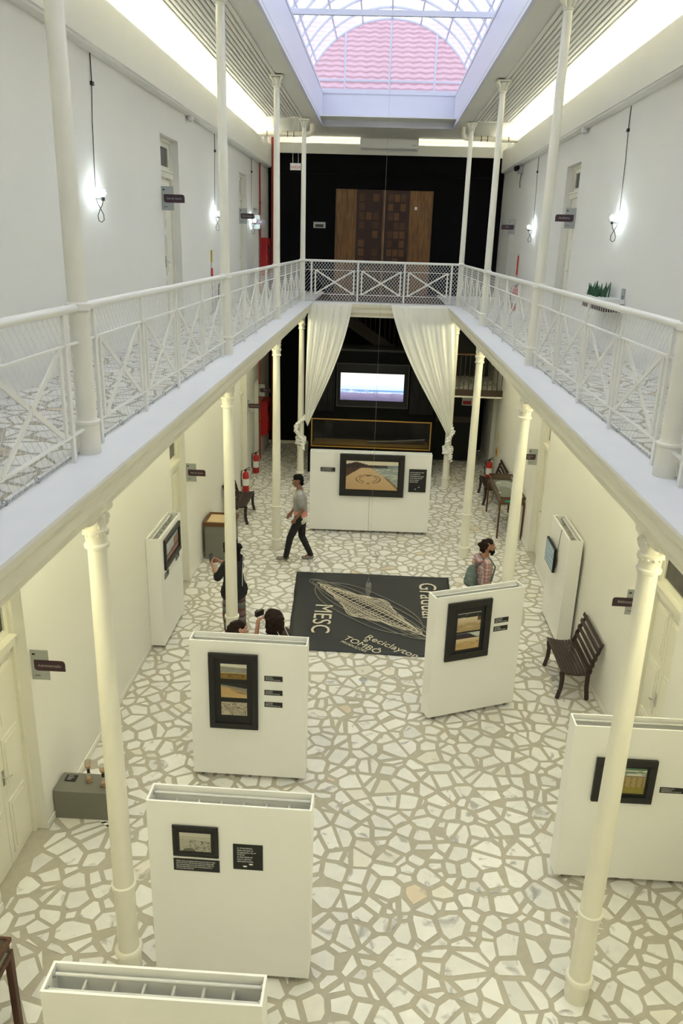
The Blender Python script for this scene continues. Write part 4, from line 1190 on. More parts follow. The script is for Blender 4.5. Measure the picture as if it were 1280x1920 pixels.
# ------------------------------------------------------------------ bare bulbs on the gallery walls
def bulb(label, s, y, z=6.385):
    g = thing('bulb_lamp', label, 'lamp', (s*WX, y, z), group='bare bulbs on the gallery walls')
    k = -s
    MB().ball((k*0.10,-0.02,0.065), (0.036,0.036,0.042), 14, 10).build('bulb', M['bulb'], g)
    MB().lathe([(0.016,-0.02),(0.02,-0.018),(0.02,0.02),(0.015,0.024)], 12, (k*0.10,-0.02,0.0)).build('socket', M['cord'], g)
    MB().tube([(0,0,0.0),(k*0.05,-0.01,0.0),(k*0.10,-0.02,0.0)], 0.006, 6).build('bracket_arm', M['cord'], g)
    pts = [(k*0.10,-0.02,-0.02),(k*0.085,-0.02,-0.07),(k*0.05,-0.01,-0.12),(k*0.022,0,-0.18),(k*0.03,0,-0.235),(k*0.06,0,-0.25),(k*0.09,0,-0.225),(k*0.09,0,-0.17),(k*0.06,0,-0.11),(k*0.03,0,-0.05),(k*0.012,0,0.02),(k*0.010,0.02,0.3),(k*0.010,0.06,0.8),(k*0.012,0.12,1.20)]
    MB().tube(pts, 0.0045, 6).build('flex', M['cord'], g)
    MB().tube([(k*0.012,0.12,1.20),(k*0.010,0.13,1.49)], 0.006, 6).build('conduit', M['cord'], g)
    bx('clamp', M['cord'], g, 0, k*0.03, 0.09, 0.15, 1.17, 1.21)
    return g
bulb('bare lit bulb on a black flex, nearest on the left gallery wall', -1, 9.41)
bulb('bare lit bulb on a black flex, second on the left gallery wall', -1, 16.10)
bulb('bare lit bulb on a black flex, farthest on the left gallery wall', -1, 20.53, 6.37)
bulb('bare lit bulb on a black flex, nearest on the right gallery wall', 1, 11.82, 6.36)
bulb('bare lit bulb on a black flex, far one on the right gallery wall', 1, 18.42, 6.36)
for s, y, label in ((-1,14.0,'small round detector under the left cove beam'),(1,14.3,'small round detector under the right cove beam')):
    d = thing('smoke_detector', label, 'detector', (s*3.22,y,7.80), group='smoke detectors')
    MB().lathe([(0.045,0),(0.06,0.02),(0.06,0.05),(0.05,0.075)], 16).build('body', M['white'], d)
    MB().lathe([(0.02,-0.01),(0.024,0.0)], 12).build('sensor', M['plate'], d)
el = thing('flood_light', 'small dark emergency floodlight high on the far right gallery wall', 'lamp', (3.28,20.6,7.68))
bx('box', M['plate'], el, -0.10, 0, -0.12, 0.12, 0.0, 0.14)
for y in (-0.08,0.08): MB().tube([(-0.10,y,0.12),(-0.17,y-0.02,0.10)], [0.05,0.06], 12).build('spot_head', M['black'], el)
MB().tube([(-0.02,0,0.0),(-0.03,0.02,-0.2),(-0.02,0,-0.32)], 0.008, 6).build('lead', M['cord'], el)

# ------------------------------------------------------------------ planter on the right gallery wall
ps = thing('wall_planter', 'white wall shelf planter on the right gallery', 'planter', (3.285,11.02,5.26))
MB().box(-0.30,0,0.0,1.25,0.05,0.11).build('trough_rim', M['white'], ps)
bx('trough', mat('planter_dark', (0.05,0.03,0.03), 0.7), ps, -0.26, 0, 0.05, 1.2, -0.06, 0.05)
gp = tag(thing('spiky_plant', 'low spiky green plant growing in the white wall planter', 'plant', (3.13,11.85,5.37)))
r3 = random.Random(5)
for k in range(46):
    a = r3.uniform(0, 6.28); px, py = r3.uniform(-.09,.09), r3.uniform(-.36,.30); hh = r3.uniform(0.08,0.21); ln = r3.uniform(0.02,0.08)
    MB().tube([(px,py,0),(px+ln*.5*math.cos(a),py+ln*.5*math.sin(a),hh*.6),(px+ln*math.cos(a),py+ln*math.sin(a),hh)], [0.011,0.012,0.002], 5).build('leaf', M['plant'], gp)
dp = thing('wall_notice', 'small pale notice plate on the wall above the planter', 'sign', (3.286,11.04,5.34))
bx('plate', M['plate'], dp, -0.008, 0, 0.02, 0.17, 0.0, 0.17)
MB().box(-0.010,-0.008,0.05,0.13,0.02,0.035).box(-0.010,-0.008,0.08,0.09,0.02,0.08).box(-0.010,-0.008,0.05,0.07,0.065,0.08).build('black_mark', M['placard'], dp)['kind'] = 'stuff'
# surfaces grown over capsules (cloth knots, visitors)
def _capsule(mb, a, b, r0, r1, n=12):
    a = Vector(a); b = Vector(b); d = b-a; L = d.length
    if L < 1e-6: mb.ball(a, r0, n, 8); return
    d.normalize(); s = d.cross(Vector((0,0,1)))
    if s.length < 1e-3: s = d.cross(Vector((1,0,0)))
    s.normalize(); u = d.cross(s); rings = []
    for k in range(1, 5):
        t = -math.pi/2 + math.pi/2*k/4; rings.append((a + d*(r0*math.sin(t)), r0*math.cos(t)))
    for k in range(0, 4):
        t = math.pi/2*k/4; rings.append((b + d*(r1*math.sin(t)), r1*math.cos(t)))
    vs = [a-d*r0]; fs = []
    for c, r in rings: vs += [c + (s*math.cos(2*math.pi*k/n)+u*math.sin(2*math.pi*k/n))*r for k in range(n)]
    vs.append(b+d*r1); top = len(vs)-1; m = len(rings)
    for k in range(n):
        fs.append((0, 1+(k+1)%n, 1+k)); fs.append((top, 1+(m-1)*n+k, 1+(m-1)*n+(k+1)%n))
    for i in range(m-1): fs += [(1+i*n+k, 1+i*n+(k+1)%n, 1+(i+1)*n+(k+1)%n, 1+(i+1)*n+k) for k in range(n)]
    mb.add(vs, fs, True)
def blob(name, prims, m, parent, voxel=0.009, smooth=6, noise=0.0, seed=0):
    """one continuous surface grown over capsules (a,b,r0,r1) and ellipsoids (c,(rx,ry,rz))"""
    mb = MB()
    for p in prims:
        if len(p) == 2: mb.ball(p[0], p[1], 16, 12)
        else: _capsule(mb, *p)
    me0 = bpy.data.meshes.new('tmp'); me0.from_pydata(mb.v, [], mb.f); me0.update()
    bm = bmesh.new(); bm.from_mesh(me0); bmesh.ops.recalc_face_normals(bm, faces=bm.faces); bm.to_mesh(me0); bm.free()
    tmp = bpy.data.objects.new('tmp', me0)
    r = tmp.modifiers.new('r','REMESH'); r.mode = 'VOXEL'; r.voxel_size = voxel; r.adaptivity = 0
    s = tmp.modifiers.new('s','SMOOTH'); s.factor = 0.5; s.iterations = smooth
    me = evaluated_mesh(tmp)
    me.name = name; me.materials.clear(); me.materials.append(m)
    me.polygons.foreach_set('use_smooth', [True]*len(me.polygons))
    if noise:
        n = len(me.vertices); co = np.empty(n*3); no = np.empty(n*3)
        me.vertices.foreach_get('co', co); me.vertex_normals.foreach_get('vector', no)
        co = co.reshape(-1,3); no = no.reshape(-1,3); x, y, z = co[:,0], co[:,1], co[:,2]
        k = 0.5*np.sin(x*61+seed+3*np.sin(z*37)) + 0.5*np.sin(y*57+z*83+2*np.sin(x*29+seed))
        co += no*(k*noise*0.4)[:,None]
        me.vertices.foreach_set('co', co.ravel()); me.update()
    o = bpy.data.objects.new(name, me); COL.objects.link(o); o.parent = parent
    return o
# ------------------------------------------------------------------ far end, gallery level
dw = thing('carved_double_door', 'amber wooden double door with dark carved leaves in the black wall', 'door', (0.0,BACK-0.002,BZ))
for a, b in ((-1.37,-0.78),(0.72,1.37)): bx('side_panel', M['doorwood'], dw, a, b, -0.05, 0, 0, 2.80)
for (a,b) in ((-0.78,-0.035),(0.035,0.72)):
    lf = bx('leaf', M['carved'], dw, a, b, -0.06, 0, 0, 2.80)
    r4 = random.Random(int(b*100)+3)
    nrow, ncol = 11, 3
    for j in range(nrow):
        z0 = 0.06 + j*(2.68/nrow); z1 = z0 + 2.68/nrow - 0.05
        for i in range(ncol):
            x0 = a+0.08+i*(b-a-0.16)/ncol; x1 = x0+(b-a-0.16)/ncol-0.03
            k = r4.random()
            bx('carved_panel', M['carved2'] if k < 0.38 else (M['carved3'] if k < 0.75 else M['carved']), lf, x0, x1, -0.075-0.01*k, -0.06, z0, z1)
bx('meeting_stile', M['doorwood'], dw, -0.035, 0.035, -0.08, 0, 0, 2.80)
MB().tube([(-0.05,-0.08,1.10),(-0.05,-0.13,1.10),(-0.05,-0.13,1.28),(-0.05,-0.08,1.28)], 0.012, 6).build('pull_handle', M['black'], dw)
fr = MB().box(-1.62,-1.37,-0.09,0,0,3.02).box(1.37,1.62,-0.09,0,0,3.02).box(-1.37,1.37,-0.09,0,2.80,3.02)
fr.build('black_surround', M['black_wall'], dw)
bx('paper_scrap', M['white'], dw, 0.86, 0.93, -0.053, -0.05, 2.30, 2.38)
ep = thing('electrical_panel', 'small grey electrical box on the black wall left of the carved door', 'box', (-1.99,BACK,6.36))
bx('case', M['plate'], ep, 0, 0.34, -0.06, 0, 0, 0.16)
bx('window', M['darkpane'], ep, 0.05, 0.29, -0.066, -0.06, 0.02, 0.10)
bb = thing('wall_band', 'thin black ledge across the upper back wall', 'ledge', (0,BACK,7.78))
bx('ledge_board', M['black_wall'], bb, -WX, WX, -0.06, 0, 0, 0.04)
for x, label in ((-1.70,'pair of small floor boxes beside the left end of the black wall'),):
    pass
ac = thing('air_conditioner', 'long white air conditioner under the ceiling at the far end', 'air conditioner', (0.07,23.20,8.385))
bevelled(MB().extrude_profile([(0.0,0.06),(0.0,0.27),(0.04,0.30),(0.20,0.30),(0.20,0.0),(0.06,0.0)], -0.79, 0.79, axis='x').build('casing', M['white'], ac), 0.01)
bx('louvre', M['plate'], ac, -0.72, 0.72, 0.012, 0.05, 0.012, 0.03)
bx('badge', M['plate'], ac, 0.62, 0.72, -0.003, 0.0, 0.12, 0.14)
for k in (-0.5,0.5): bx('ceiling_bracket', M['white'], ac, k-0.02, k+0.02, 0.08, 0.12, 0.30, 0.315)
for s, nm in ((-1,'left'),(1,'right')):
    pp = thing('drain_pipe', 'pale elbowed rainwater pipe under the ceiling at the far %s' % nm, 'pipe', (s*1.80,20.75,8.69), group='rainwater pipes')
    MB().tube([(0,0,0),(0,0,-0.14),(s*0.03,0.03,-0.21),(s*0.10,0.06,-0.24),(s*0.2,0.06,-0.245)], 0.065, 14).build('elbow', M['pvc'], pp)
    MB().tube([(s*0.2,0.06,-0.245),(s*1.36,0.06,-0.26)], 0.06, 14).build('run', M['pvc'], pp)
    for d in (0.45,0.60,1.1): MB().tube([(s*d,0.06,-0.25),(s*(d+0.02),0.06,-0.25)], 0.066, 14).build('strap', M['carved2'], pp)

# ------------------------------------------------------------------ stage wall below the crossing
YS = 20.6
st = thing('media_cabinet', 'black cabinet wall below the far crossing holding the television', 'cabinet', (0,YS,0))
XL, XR, ZT = -1.79, 1.62, 3.32
cb = MB()
oz0, oz1, ox0, ox1 = 0.76, 1.48, -1.68, 1.49
cb.box(XL, ox0, 0, 0.1, 0, ZT).box(ox1, XR, 0, 0.1, 0, ZT).box(ox0, ox1, 0, 0.1, 0, oz0).box(ox0, ox1, 0, 0.1, oz1, ZT)
cb.build('front', M['black_wall'], st)
bx('left_side', M['black_wall'], st, XL, XL+0.05, 0.1, 0.9, 0, ZT)
bx('right_side', M['black_wall'], st, XR-0.05, XR, 0.1, 0.9, 0, ZT)
bx('back', M['black_wall'], st, XL+0.05, XR-0.05, 0.85, 0.9, 0, ZT)
bx('top', M['darkgrey'], st, XL, XR, 0, 0.95, ZT, ZT+0.05)
fw = 0.03
for (a,b,c,d) in ((ox0-fw,ox1+fw,oz0-fw,oz0),(ox0-fw,ox1+fw,oz1,oz1+fw),(ox0-fw,ox0,oz0,oz1),(ox1,ox1+fw,oz0,oz1)):
    bx('yellow_frame_bar', M['gold'], st, a, b, -0.02, 0.1, c, d)
bx('niche_shelf', M['gold'], st, ox0, ox1, 0.1, 0.84, oz0-0.02, oz0)
bx('niche_glass', glassy('niche_pane', (0.9,0.9,0.9), 0.02), st, ox0, ox1, 0.03, 0.036, oz0, oz1)
bd = thing('stored_board', 'pale board leaning inside the yellow framed niche', 'board', (0.55,YS+0.5,oz0))
MB().bar((-0.75,0,0.02),(0.85,0.05,0.13),0.02,0.025).build('board', M['plate'], bd)
MB().bar((-0.75,-0.08,0.015),(0.85,-0.1,0.05),0.05,0.02).build('lower_board', M['darkgrey'], bd)
tv2 = thing('television', 'large flat television showing a bright beach horizon', 'television', (-0.945,YS-0.001,2.05))
bx('housing', M['black'], tv2, -0.11, 1.80, -0.06, 0.0, -0.19, 0.97)
for (a,b,c,d) in ((-0.11,1.80,-0.19,-0.16),(-0.11,1.80,0.94,0.97),(-0.11,-0.08,-0.16,0.94),(1.77,1.80,-0.16,0.94)):
    bx('housing_edge', M['darkgrey'], tv2, a, b, -0.085, -0.06, c, d)
bx('bezel', M['black'], tv2, -0.015, 1.685, -0.085, -0.06, -0.03, 0.74)
def pic_tv(u, v):
    if v > 0.40: return lerp((0.74,0.88,1.0),(1.05,1.02,0.98), sm(0.45,0.75,v)) 
    if v > 0.34: return (0.20,0.42,0.78) if fbm(u*9,v*50) < 0.6 or u > .45 else (0.75,0.82,0.90)
    if v > 0.28: return (0.75,0.83,0.95) if fbm(u*7,v*40) > 0.45 else (0.35,0.50,0.75)
    c = lerp((0.34,0.30,0.50),(0.17,0.15,0.27), sm(0.28,0.0,v))
    if abs(u-0.54) < 0.006 and 0.27 < v < 0.34: return (0.1,0.1,0.15)
    return tuple(x*(0.8+0.4*fbm(u*12,v*24)) for x in c)
def pic_tv2(u, v):
    if abs(u-0.535) < 0.005 and 0.27 < v < 0.345: return (0.08,0.08,0.12)
    return pic_tv(u, v)
photo('screen_picture', 1.665, 0.715, pic_tv2, M['screen'], tv2, (0.0,-0.087,0.0), 150)
for k, (x0, x1, label) in enumerate(((-1.72,-1.10,'black gathered curtain left of the television'),(0.90,1.52,'black gathered curtain right of the television'))):
    mb = MB(); n = 40; vs = []
    for j in range(2):
        for i in range(n+1):
            vs.append((x0+(x1-x0)*i/n, YS-0.045-0.03*math.sin(i*1.5), (1.72, 3.0)[j]))
    mb.add(vs, [(i,i+1,n+2+i,n+1+i) for i in range(n)], True)
    o = mb.build('stage_curtain', mat('black_velvet_%d' % k, (0.016,0.016,0.017), 0.9)); tag(o, label, 'curtain', 'black stage curtains')
    sd = o.modifiers.new('thickness','SOLIDIFY'); sd.thickness = 0.006

# staircase rising behind the cabinet
sr = thing('staircase', 'dark staircase with balusters rising behind the television cabinet', 'staircase', (0,22.3,0))
P0, P1 = Vector((1.6,0,2.35)), Vector((-1.4,0,4.3))
MB().bar(P0, P1, 0.08, 0.30).build('stringer', mat('stair_side', (0.05,0.035,0.028), 0.6), sr)
for k in range(11):
    p = P0 + (P1-P0)*(k/11); bx('tread', M['brown'], sr, p.x-0.28, p.x, 0.04, 0.9, p.z+0.14, p.z+0.18)
for k in range(22):
    p = P0 + (P1-P0)*((k+0.5)/22); bx('baluster', M['dark_metal'], sr, p.x-0.012, p.x+0.012, -0.012, 0.012, p.z+0.12, min(4.42, p.z+1.05))
# half landing on the right
ml = thing('half_landing', 'half landing with dark balusters and wooden handrail at the far right', 'landing', (0,20.37,0))
bx('floor_slab', M['stone_plain'] if 'stone_plain' in M else M['grout'], ml, 1.70, WX-0.005, 0.05, BACK-20.37-0.02, 2.32, 2.39)
bx('brown_edge', M['brown'], ml, 1.70, WX-0.005, 0.0, 0.05, 2.295, 2.46)
bx('white_edge', M['cream'], ml, 1.70, WX-0.005, -0.01, 0.06, 2.255, 2.295)
MB().tube([(1.70,0.02,3.36),(WX-0.02,0.02,3.36)], 0.022, 10).build('handrail', M['carved2'], ml)
for k in range(13):
    x = 1.78 + k*0.122; bx('baluster', M['dark_metal'], ml, x-0.009, x+0.009, 0.011, 0.029, 2.46, 3.345)
lw = thing('wall_far_right', None, None, (0,0,0), kind='structure')
bx('landing_wall', M['darkgrey'], lw, 1.72, WX, 23.1, 23.15, 2.40, 4.40)
bx('porch_wall', M['black'], lw, 1.72, 2.95, 22.42, 22.47, 0, 2.31)
bx('porch_lintel', M['brown'], lw, 1.72, 2.95, 22.38, 22.42, 1.15, 1.32)
lay_stones(ml, [[(x,y-20.37) for x,y in p] for p in gen_stones(1.75, WX-0.02, 20.45, 23.0, 77, cell=0.2)], 2.397, 3, 0)
xs2 = thing('exit_sign', 'small red and white sign above the dark doorway under the half landing', 'sign', (2.62,22.36,1.66))
bx('board', M['white'], xs2, -0.15, 0.15, 0, 0.012, 0, 0.22); bx('red_band', M['signred'], xs2, -0.12, 0.12, -0.003, 0, 0.03, 0.13)
xs3 = thing('notice_sheet', 'small pale notice hanging high above the half landing', 'sign', (2.30,22.9,3.95))
bx('board', M['plate'], xs3, -0.17, 0.17, 0, 0.01, 0, 0.12); bx('red_print', M['signred'], xs3, -0.13, 0.13, -0.003, 0, 0.04, 0.08); bx('small_tag', M['plate'], xs3, -0.05, 0.07, 0, 0.01, -0.14, -0.04)

# ------------------------------------------------------------------ white drapes tied to the far columns
def drape(label, x0, x1, xt, zt, flip):
    """top edge x0..x1 along the far beam, gathered to the column at xt, height zt"""
    g = thing('tied_drape', label, 'curtain', (0,0,0), group='white tied drapes')
    n, m = 96, 44; yF = 19.455; ztop = 4.60
    vs = []
    for j in range(m+1):
        t = j/m
        for i in range(n+1):
            u = i/n                      # 0 = outer edge (by the column), 1 = inner edge
            xa = x0+(x1-x0)*u
            tt = t**(1.0+0.0*u)
            # outer edge hangs straight, inner edge sweeps across in a slack curve
            sweep = t + 0.16*u*math.sin(math.pi*t)*(-1)
            w = 1-0.93*(sm(0,1,t)*0.35+t*0.65)
            xc = xt + (x0-xt)*(1-t)
            x = xc + (xa-x0)*w + (-0.11 if not flip else 0.11)*u*math.sin(math.pi*t)*-1
            z = ztop + (zt-ztop)*t - 0.26*u*math.sin(math.pi*t*0.5)**2*(1-0.55*t) - 0.05*u*t
            fold = 0.030*(0.35+0.65*sm(0,0.35,t))*(math.sin(u*34+2.0*math.sin(u*7)+t*1.5)+0.45*math.sin(u*73+t*3))*(1-0.5*t)
            y = yF - 0.03 + fold + 0.22*sm(0.5,1.0,t)
            vs.append((x,y,z))
    mb = MB().add(vs, [(j*(n+1)+i, j*(n+1)+i+1, (j+1)*(n+1)+i+1, (j+1)*(n+1)+i) for j in range(m) for i in range(n)], True)
    o = mb.build('cloth', M['cloth'], g)
    sd = o.modifiers.new('thickness','SOLIDIFY'); sd.thickness = 0.004
    # knot and tail round the column
    kz = zt-0.02; kx = xt
    mb = MB()
    for k in range(4):
        zz = kz-0.50-0.045*k
        mb.tube([(s_cx(kx)+(0.11+0.012*math.sin(3*a+k))*math.cos(a), ROWS[3]+(0.11+0.01*math.cos(2*a+k))*math.sin(a), zz+0.03*math.sin(a+k)) for a in [2*math.pi*q/16 for q in range(16)]], 0.034, 8, closed=True)
    mb.build('wrap', M['cloth'], g)
    c0 = s_cx(kx); yy = 19.63
    if not flip: P = [(kx+0.03,yy+0.05,kz+0.10),(kx-0.06,yy+0.02,kz+0.02),(c0-0.10,yy,kz-0.14),(c0-0.11,yy,kz-0.26),(c0-0.02,yy,kz-0.40),(c0+0.06,yy,kz-0.52),(c0+0.05,yy,kz-0.62)]
    else: P = [(kx-0.02,yy+0.05,kz+0.10),(kx+0.03,yy+0.02,kz-0.04),(c0+0.02,yy,kz-0.18),(c0-0.04,yy,kz-0.30),(c0-0.01,yy,kz-0.42),(c0+0.05,yy,kz-0.54),(c0+0.05,yy,kz-0.66)]
    RR = [0.05,0.055,0.052,0.058,0.042,0.056,0.045]
    o = blob('twist', [(P[i],P[i+1],RR[i],RR[i+1]) for i in range(len(P)-1)], M['cloth'], g, 0.012, 3, 0.05, 4)
    e0 = Vector(P[-1])
    o = blob('tail', [(e0+Vector((0.03,-0.02,-0.02)), e0+Vector((0.045,-0.03,-0.14)), 0.045, 0.03), (e0+Vector((0.0,-0.02,0.0)), e0+Vector((0.01,-0.03,-0.09)), 0.04, 0.03)], M['cloth'], g, 0.010, 3, 0.04, 8)
    return g
def s_cx(x): return CX if x > 0 else -CX
drape('white drape swept to the far left column, beside the television', -1.73, -0.66, -1.80, 1.66, False)
drape('white drape swept to the far right column, beside the television', 1.84, 0.27, 1.97, 1.55, True)
# ------------------------------------------------------------------ visitors
def vadd(a, b, k=1.0): return tuple(x+y*k for x, y in zip(a, b))
def hand(wrist, elbow, palm_n, curl=0.5, thumb_side=1, k=1.0):
    """palm and five fingers continuing the forearm; returns capsules"""
    w = Vector(wrist); d = (w-Vector(elbow)).normalized(); nrm = Vector(palm_n); nrm = (nrm - d*nrm.dot(d)).normalized(); sd = d.cross(nrm)*thumb_side
    out = []
    for q in (-0.024,-0.008,0.008,0.024): out.append((w+d*0.015+sd*q*0.8, w+d*0.085*k+sd*q, 0.014, 0.012))
    for q, ln in ((-0.026,0.058),(-0.009,0.072),(0.009,0.076),(0.026,0.068)):
        b0 = w+d*0.088*k+sd*q; c = curl
        b1 = b0 + (d*math.cos(c)+nrm*math.sin(c))*ln*0.5; b2 = b1 + (d*math.cos(2.1*c)+nrm*math.sin(2.1*c))*ln*0.5
        out += [(b0,b1,0.0095,0.009),(b1,b2,0.009,0.0075)]
    t0 = w+d*0.03+sd*0.026; t1 = t0+d*0.03+sd*0.022+nrm*0.012; t2 = t1+d*0.028+sd*0.004+nrm*0.014
    out += [(t0,t1,0.013,0.011),(t1,t2,0.011,0.009)]
    return out
def head_prims(c, yaw=0.0, pitch=0.0, k=1.0):
    """skull, jaw, nose, ears about centre c; looks along local +y turned by yaw"""
    f = Vector((-math.sin(yaw)*math.cos(pitch), math.cos(yaw)*math.cos(pitch), math.sin(pitch))); r = Vector((math.cos(yaw), math.sin(yaw), 0)); u = r.cross(f); c = Vector(c)
    P = lambda a, b, d: c + r*a*k + f*b*k + u*d*k
    pr = [(P(0,-0.015,0.02), P(0,-0.005,0.035), 0.082*k, 0.080*k), (P(0,0.03,0.0), P(0,0.045,-0.06), 0.068*k, 0.050*k), (P(0,0.06,-0.075), P(0,0.065,-0.085), 0.032*k, 0.028*k),
          (P(0,0.098,0.005), P(0,0.114,-0.030), 0.010*k, 0.015*k), (P(-0.028,0.085,0.028), P(0.028,0.085,0.028), 0.018*k, 0.018*k), (P(-0.015,0.090,-0.062), P(0.015,0.090,-0.062), 0.012*k, 0.012*k),
          (P(-0.078,-0.005,-0.02), P(-0.080,-0.012,0.015), 0.012*k, 0.015*k), (P(0.078,-0.005,-0.02), P(0.080,-0.012,0.015), 0.012*k, 0.015*k)]
    return pr, P
def person(label, loc, rz, J, skin, top, bottom, shoe, hairc, hairf, sleeves='short', yaw=0.0, pitch=0.0, curl=(0.4,0.4), topname='shirt', bottomname='trousers', loose=0.0, scale=1.0, palm=((0,0,1),(0,0,1))):
    g = thing('person', label, 'person', loc, rz)
    g.scale = (scale,)*3
    sk = mat('skin_'+label[:12], skin, 0.5)
    N = J['neck']; Hd = J['head']
    hp, P = head_prims(Hd, yaw, pitch)
    body = list(hp) + [(N, vadd(Hd, (0,-0.01,-0.06)), 0.054, 0.050), (J['chest'], N, 0.105, 0.06), (J['pelvis'], J['chest'], 0.115, 0.120),
        (vadd(J['chest'],(-0.07,0,0.03)), vadd(J['chest'],(0.07,0,0.03)), 0.105, 0.105), (J['hipL'], J['hipR'], 0.10, 0.10), (J['shL'], J['shR'], 0.055, 0.055)]
    for s in 'LR':
        body += [(J['sh'+s], J['el'+s], 0.049, 0.039), (J['el'+s], J['wr'+s], 0.039, 0.027), (J['hip'+s], J['kn'+s], 0.085, 0.056), (J['kn'+s], J['an'+s], 0.057, 0.036), (J['an'+s], J['toe'+s], 0.036, 0.028)]
        body += hand(J['wr'+s], J['el'+s], palm[0 if s == 'L' else 1], curl[0 if s == 'L' else 1], 1 if s == 'L' else -1)
    blob('body', body, sk, g, 0.0075, 5)
    e = 0.016
    tp = [(J['chest'], vadd(N,(0,0,-0.045)), 0.112+e, 0.062), (J['pelvis'], J['chest'], 0.118+e+loose, 0.122+e), (vadd(J['chest'],(-0.07,0,0.03)), vadd(J['chest'],(0.07,0,0.03)), 0.106+e, 0.106+e), (J['shL'], J['shR'], 0.058+e, 0.058+e),
          (vadd(J['pelvis'],(-0.05,0,-0.04)), vadd(J['pelvis'],(0.05,0,-0.04)), 0.118+e+loose, 0.118+e+loose)]
    for s in 'LR':
        a, b, c = Vector(J['sh'+s]), Vector(J['el'+s]), Vector(J['wr'+s])
        if sleeves == 'short': tp.append((a, a+(b-a)*0.72, 0.056+e, 0.052+e))
        elif sleeves == 'elbow': tp += [(a, b, 0.056+e, 0.048+e), (b, b+(c-b)*0.12, 0.048+e, 0.045+e)]
        else: tp += [(a, b, 0.054+e, 0.044+e), (b, b+(c-b)*0.9, 0.044+e, 0.034+e)]
    blob(topname, tp, top, g, 0.011, 5, 0.008, 3)
    bt = [(J['hipL'], J['hipR'], 0.112, 0.112)]
    for s in 'LR':
        bt += [(J['hip'+s], J['kn'+s], 0.098+loose*0.5, 0.070+loose*0.6), (J['kn'+s], J['an'+s], 0.070+loose*0.6, 0.056+loose*0.3)]
    blob(bottomname, bt, bottom, g, 0.011, 5, 0.008, 7)
    for s in 'LR':
        a, t = Vector(J['an'+s]), Vector(J['toe'+s]); d = (t-a); d.z = 0; d.normalize()
        heel = Vector((a.x, a.y, min(a.z, t.z+0.03)-0.01)) - d*0.03
        sh = blob('shoe', [(heel, t, 0.042, 0.036), (a-Vector((0,0,0.015)), a-Vector((0,0,0.04)), 0.046, 0.044), (t-d*0.03, t+d*0.025, 0.038, 0.033)], shoe, g, 0.009, 4)
    for s_ in (-1, 1):
        p = P(s_*0.030, 0.094, 0.012)
        ey = MB().ball(p, (0.011,0.011,0.008), 10, 8).build('eye', M['eye'], g)
        q = P(s_*0.030, 0.1035, 0.012)
        MB().ball(q, 0.0055, 8, 6).build('iris', M['black'], ey)
        b0, b1 = P(s_*0.016,0.103,0.036), P(s_*0.048,0.092,0.036)
        MB().tube([b0, b1], 0.0045, 6).build('eyebrow', hairc, g)
    MB().tube([P(-0.022,0.097,-0.062), P(0,0.104,-0.060), P(0.022,0.097,-0.062)], [0.003,0.006,0.003], 8).build('mouth', M['lip'], g)
    blob('hair', hairf(P), hairc, g, 0.009, 3, 0.018, 11)
    return g, P
M['eye'] = mat('eye_white', (0.7,0.68,0.65), 0.3)
M['lip'] = mat('lips', (0.30,0.10,0.08), 0.5)
HB = mat('black_hair', (0.006,0.005,0.005), 0.75, var=0.5, scale=60, spec=0.12)
HBR = mat('dark_brown_hair', (0.018,0.010,0.007), 0.7, var=0.6, scale=60, spec=0.15)
def zbands(name, stops, rough=0.8):
    """cloth whose printed bands follow the height on the garment"""
    m = bpy.data.materials.new(name); m.use_nodes = True; nt = m.node_tree; p = nt.nodes['Principled BSDF']; p.inputs['Roughness'].default_value = rough
    tc = nt.nodes.new('ShaderNodeTexCoord'); sx = nt.nodes.new('ShaderNodeSeparateXYZ'); mr = nt.nodes.new('ShaderNodeMapRange'); rp = nt.nodes.new('ShaderNodeValToRGB')
    mr.inputs['From Min'].default_value = 0.0; mr.inputs['From Max'].default_value = 2.0
    rp.color_ramp.interpolation = 'CONSTANT'; el = rp.color_ramp.elements
    while len(el) > 1: el.remove(el[0])
    el[0].position = stops[0][0]/2.0; el[0].color = (*stops[0][1],1)
    for z, c in stops[1:]: q = el.new(z/2.0); q.color = (*c,1)
    L = nt.links.new
    L(tc.outputs['Object'], sx.inputs[0]); L(sx.outputs['Z'], mr.inputs['Value']); L(mr.outputs['Result'], rp.inputs['Fac']); L(rp.outputs['Color'], p.inputs['Base Color'])
    return m
def plaid(name):
    m = bpy.data.materials.new(name); m.use_nodes = True; nt = m.node_tree; p = nt.nodes['Principled BSDF']; p.inputs['Roughness'].default_value = 0.85
    tc = nt.nodes.new('ShaderNodeTexCoord'); L = nt.links.new; prev = None
    for ax, sc, col in (('X',9.0,(0.40,0.12,0.13)),('Z',8.0,(0.42,0.13,0.14)),('X',17.0,(0.55,0.50,0.45)),('Z',16.0,(0.18,0.15,0.15))):
        w = nt.nodes.new('ShaderNodeTexWave'); w.wave_type = 'BANDS'; w.bands_direction = ax if ax != 'X' else 'DIAGONAL'; w.inputs['Scale'].default_value = sc*0.35; w.inputs['Distortion'].default_value = 0.0
        if ax == 'X': w.bands_direction = 'Y'
        L(tc.outputs['Object'], w.inputs['Vector'])
        mr = nt.nodes.new('ShaderNodeMapRange'); mr.inputs['From Min'].default_value = 0.55; mr.inputs['From Max'].default_value = 0.7; mr.inputs['To Max'].default_value = 0.6; L(w.outputs['Fac'], mr.inputs['Value'])
        mx = nt.nodes.new('ShaderNodeMix'); mx.data_type = 'RGBA'; mx.inputs['B'].default_value = (*col,1)
        if prev is None: mx.inputs['A'].default_value = (0.48,0.33,0.31,1)
        else: L(prev, mx.inputs['A'])
        L(mr.outputs['Result'], mx.inputs['Factor']); prev = mx.outputs['Result']
    L(prev, p.inputs['Base Color'])
    return m
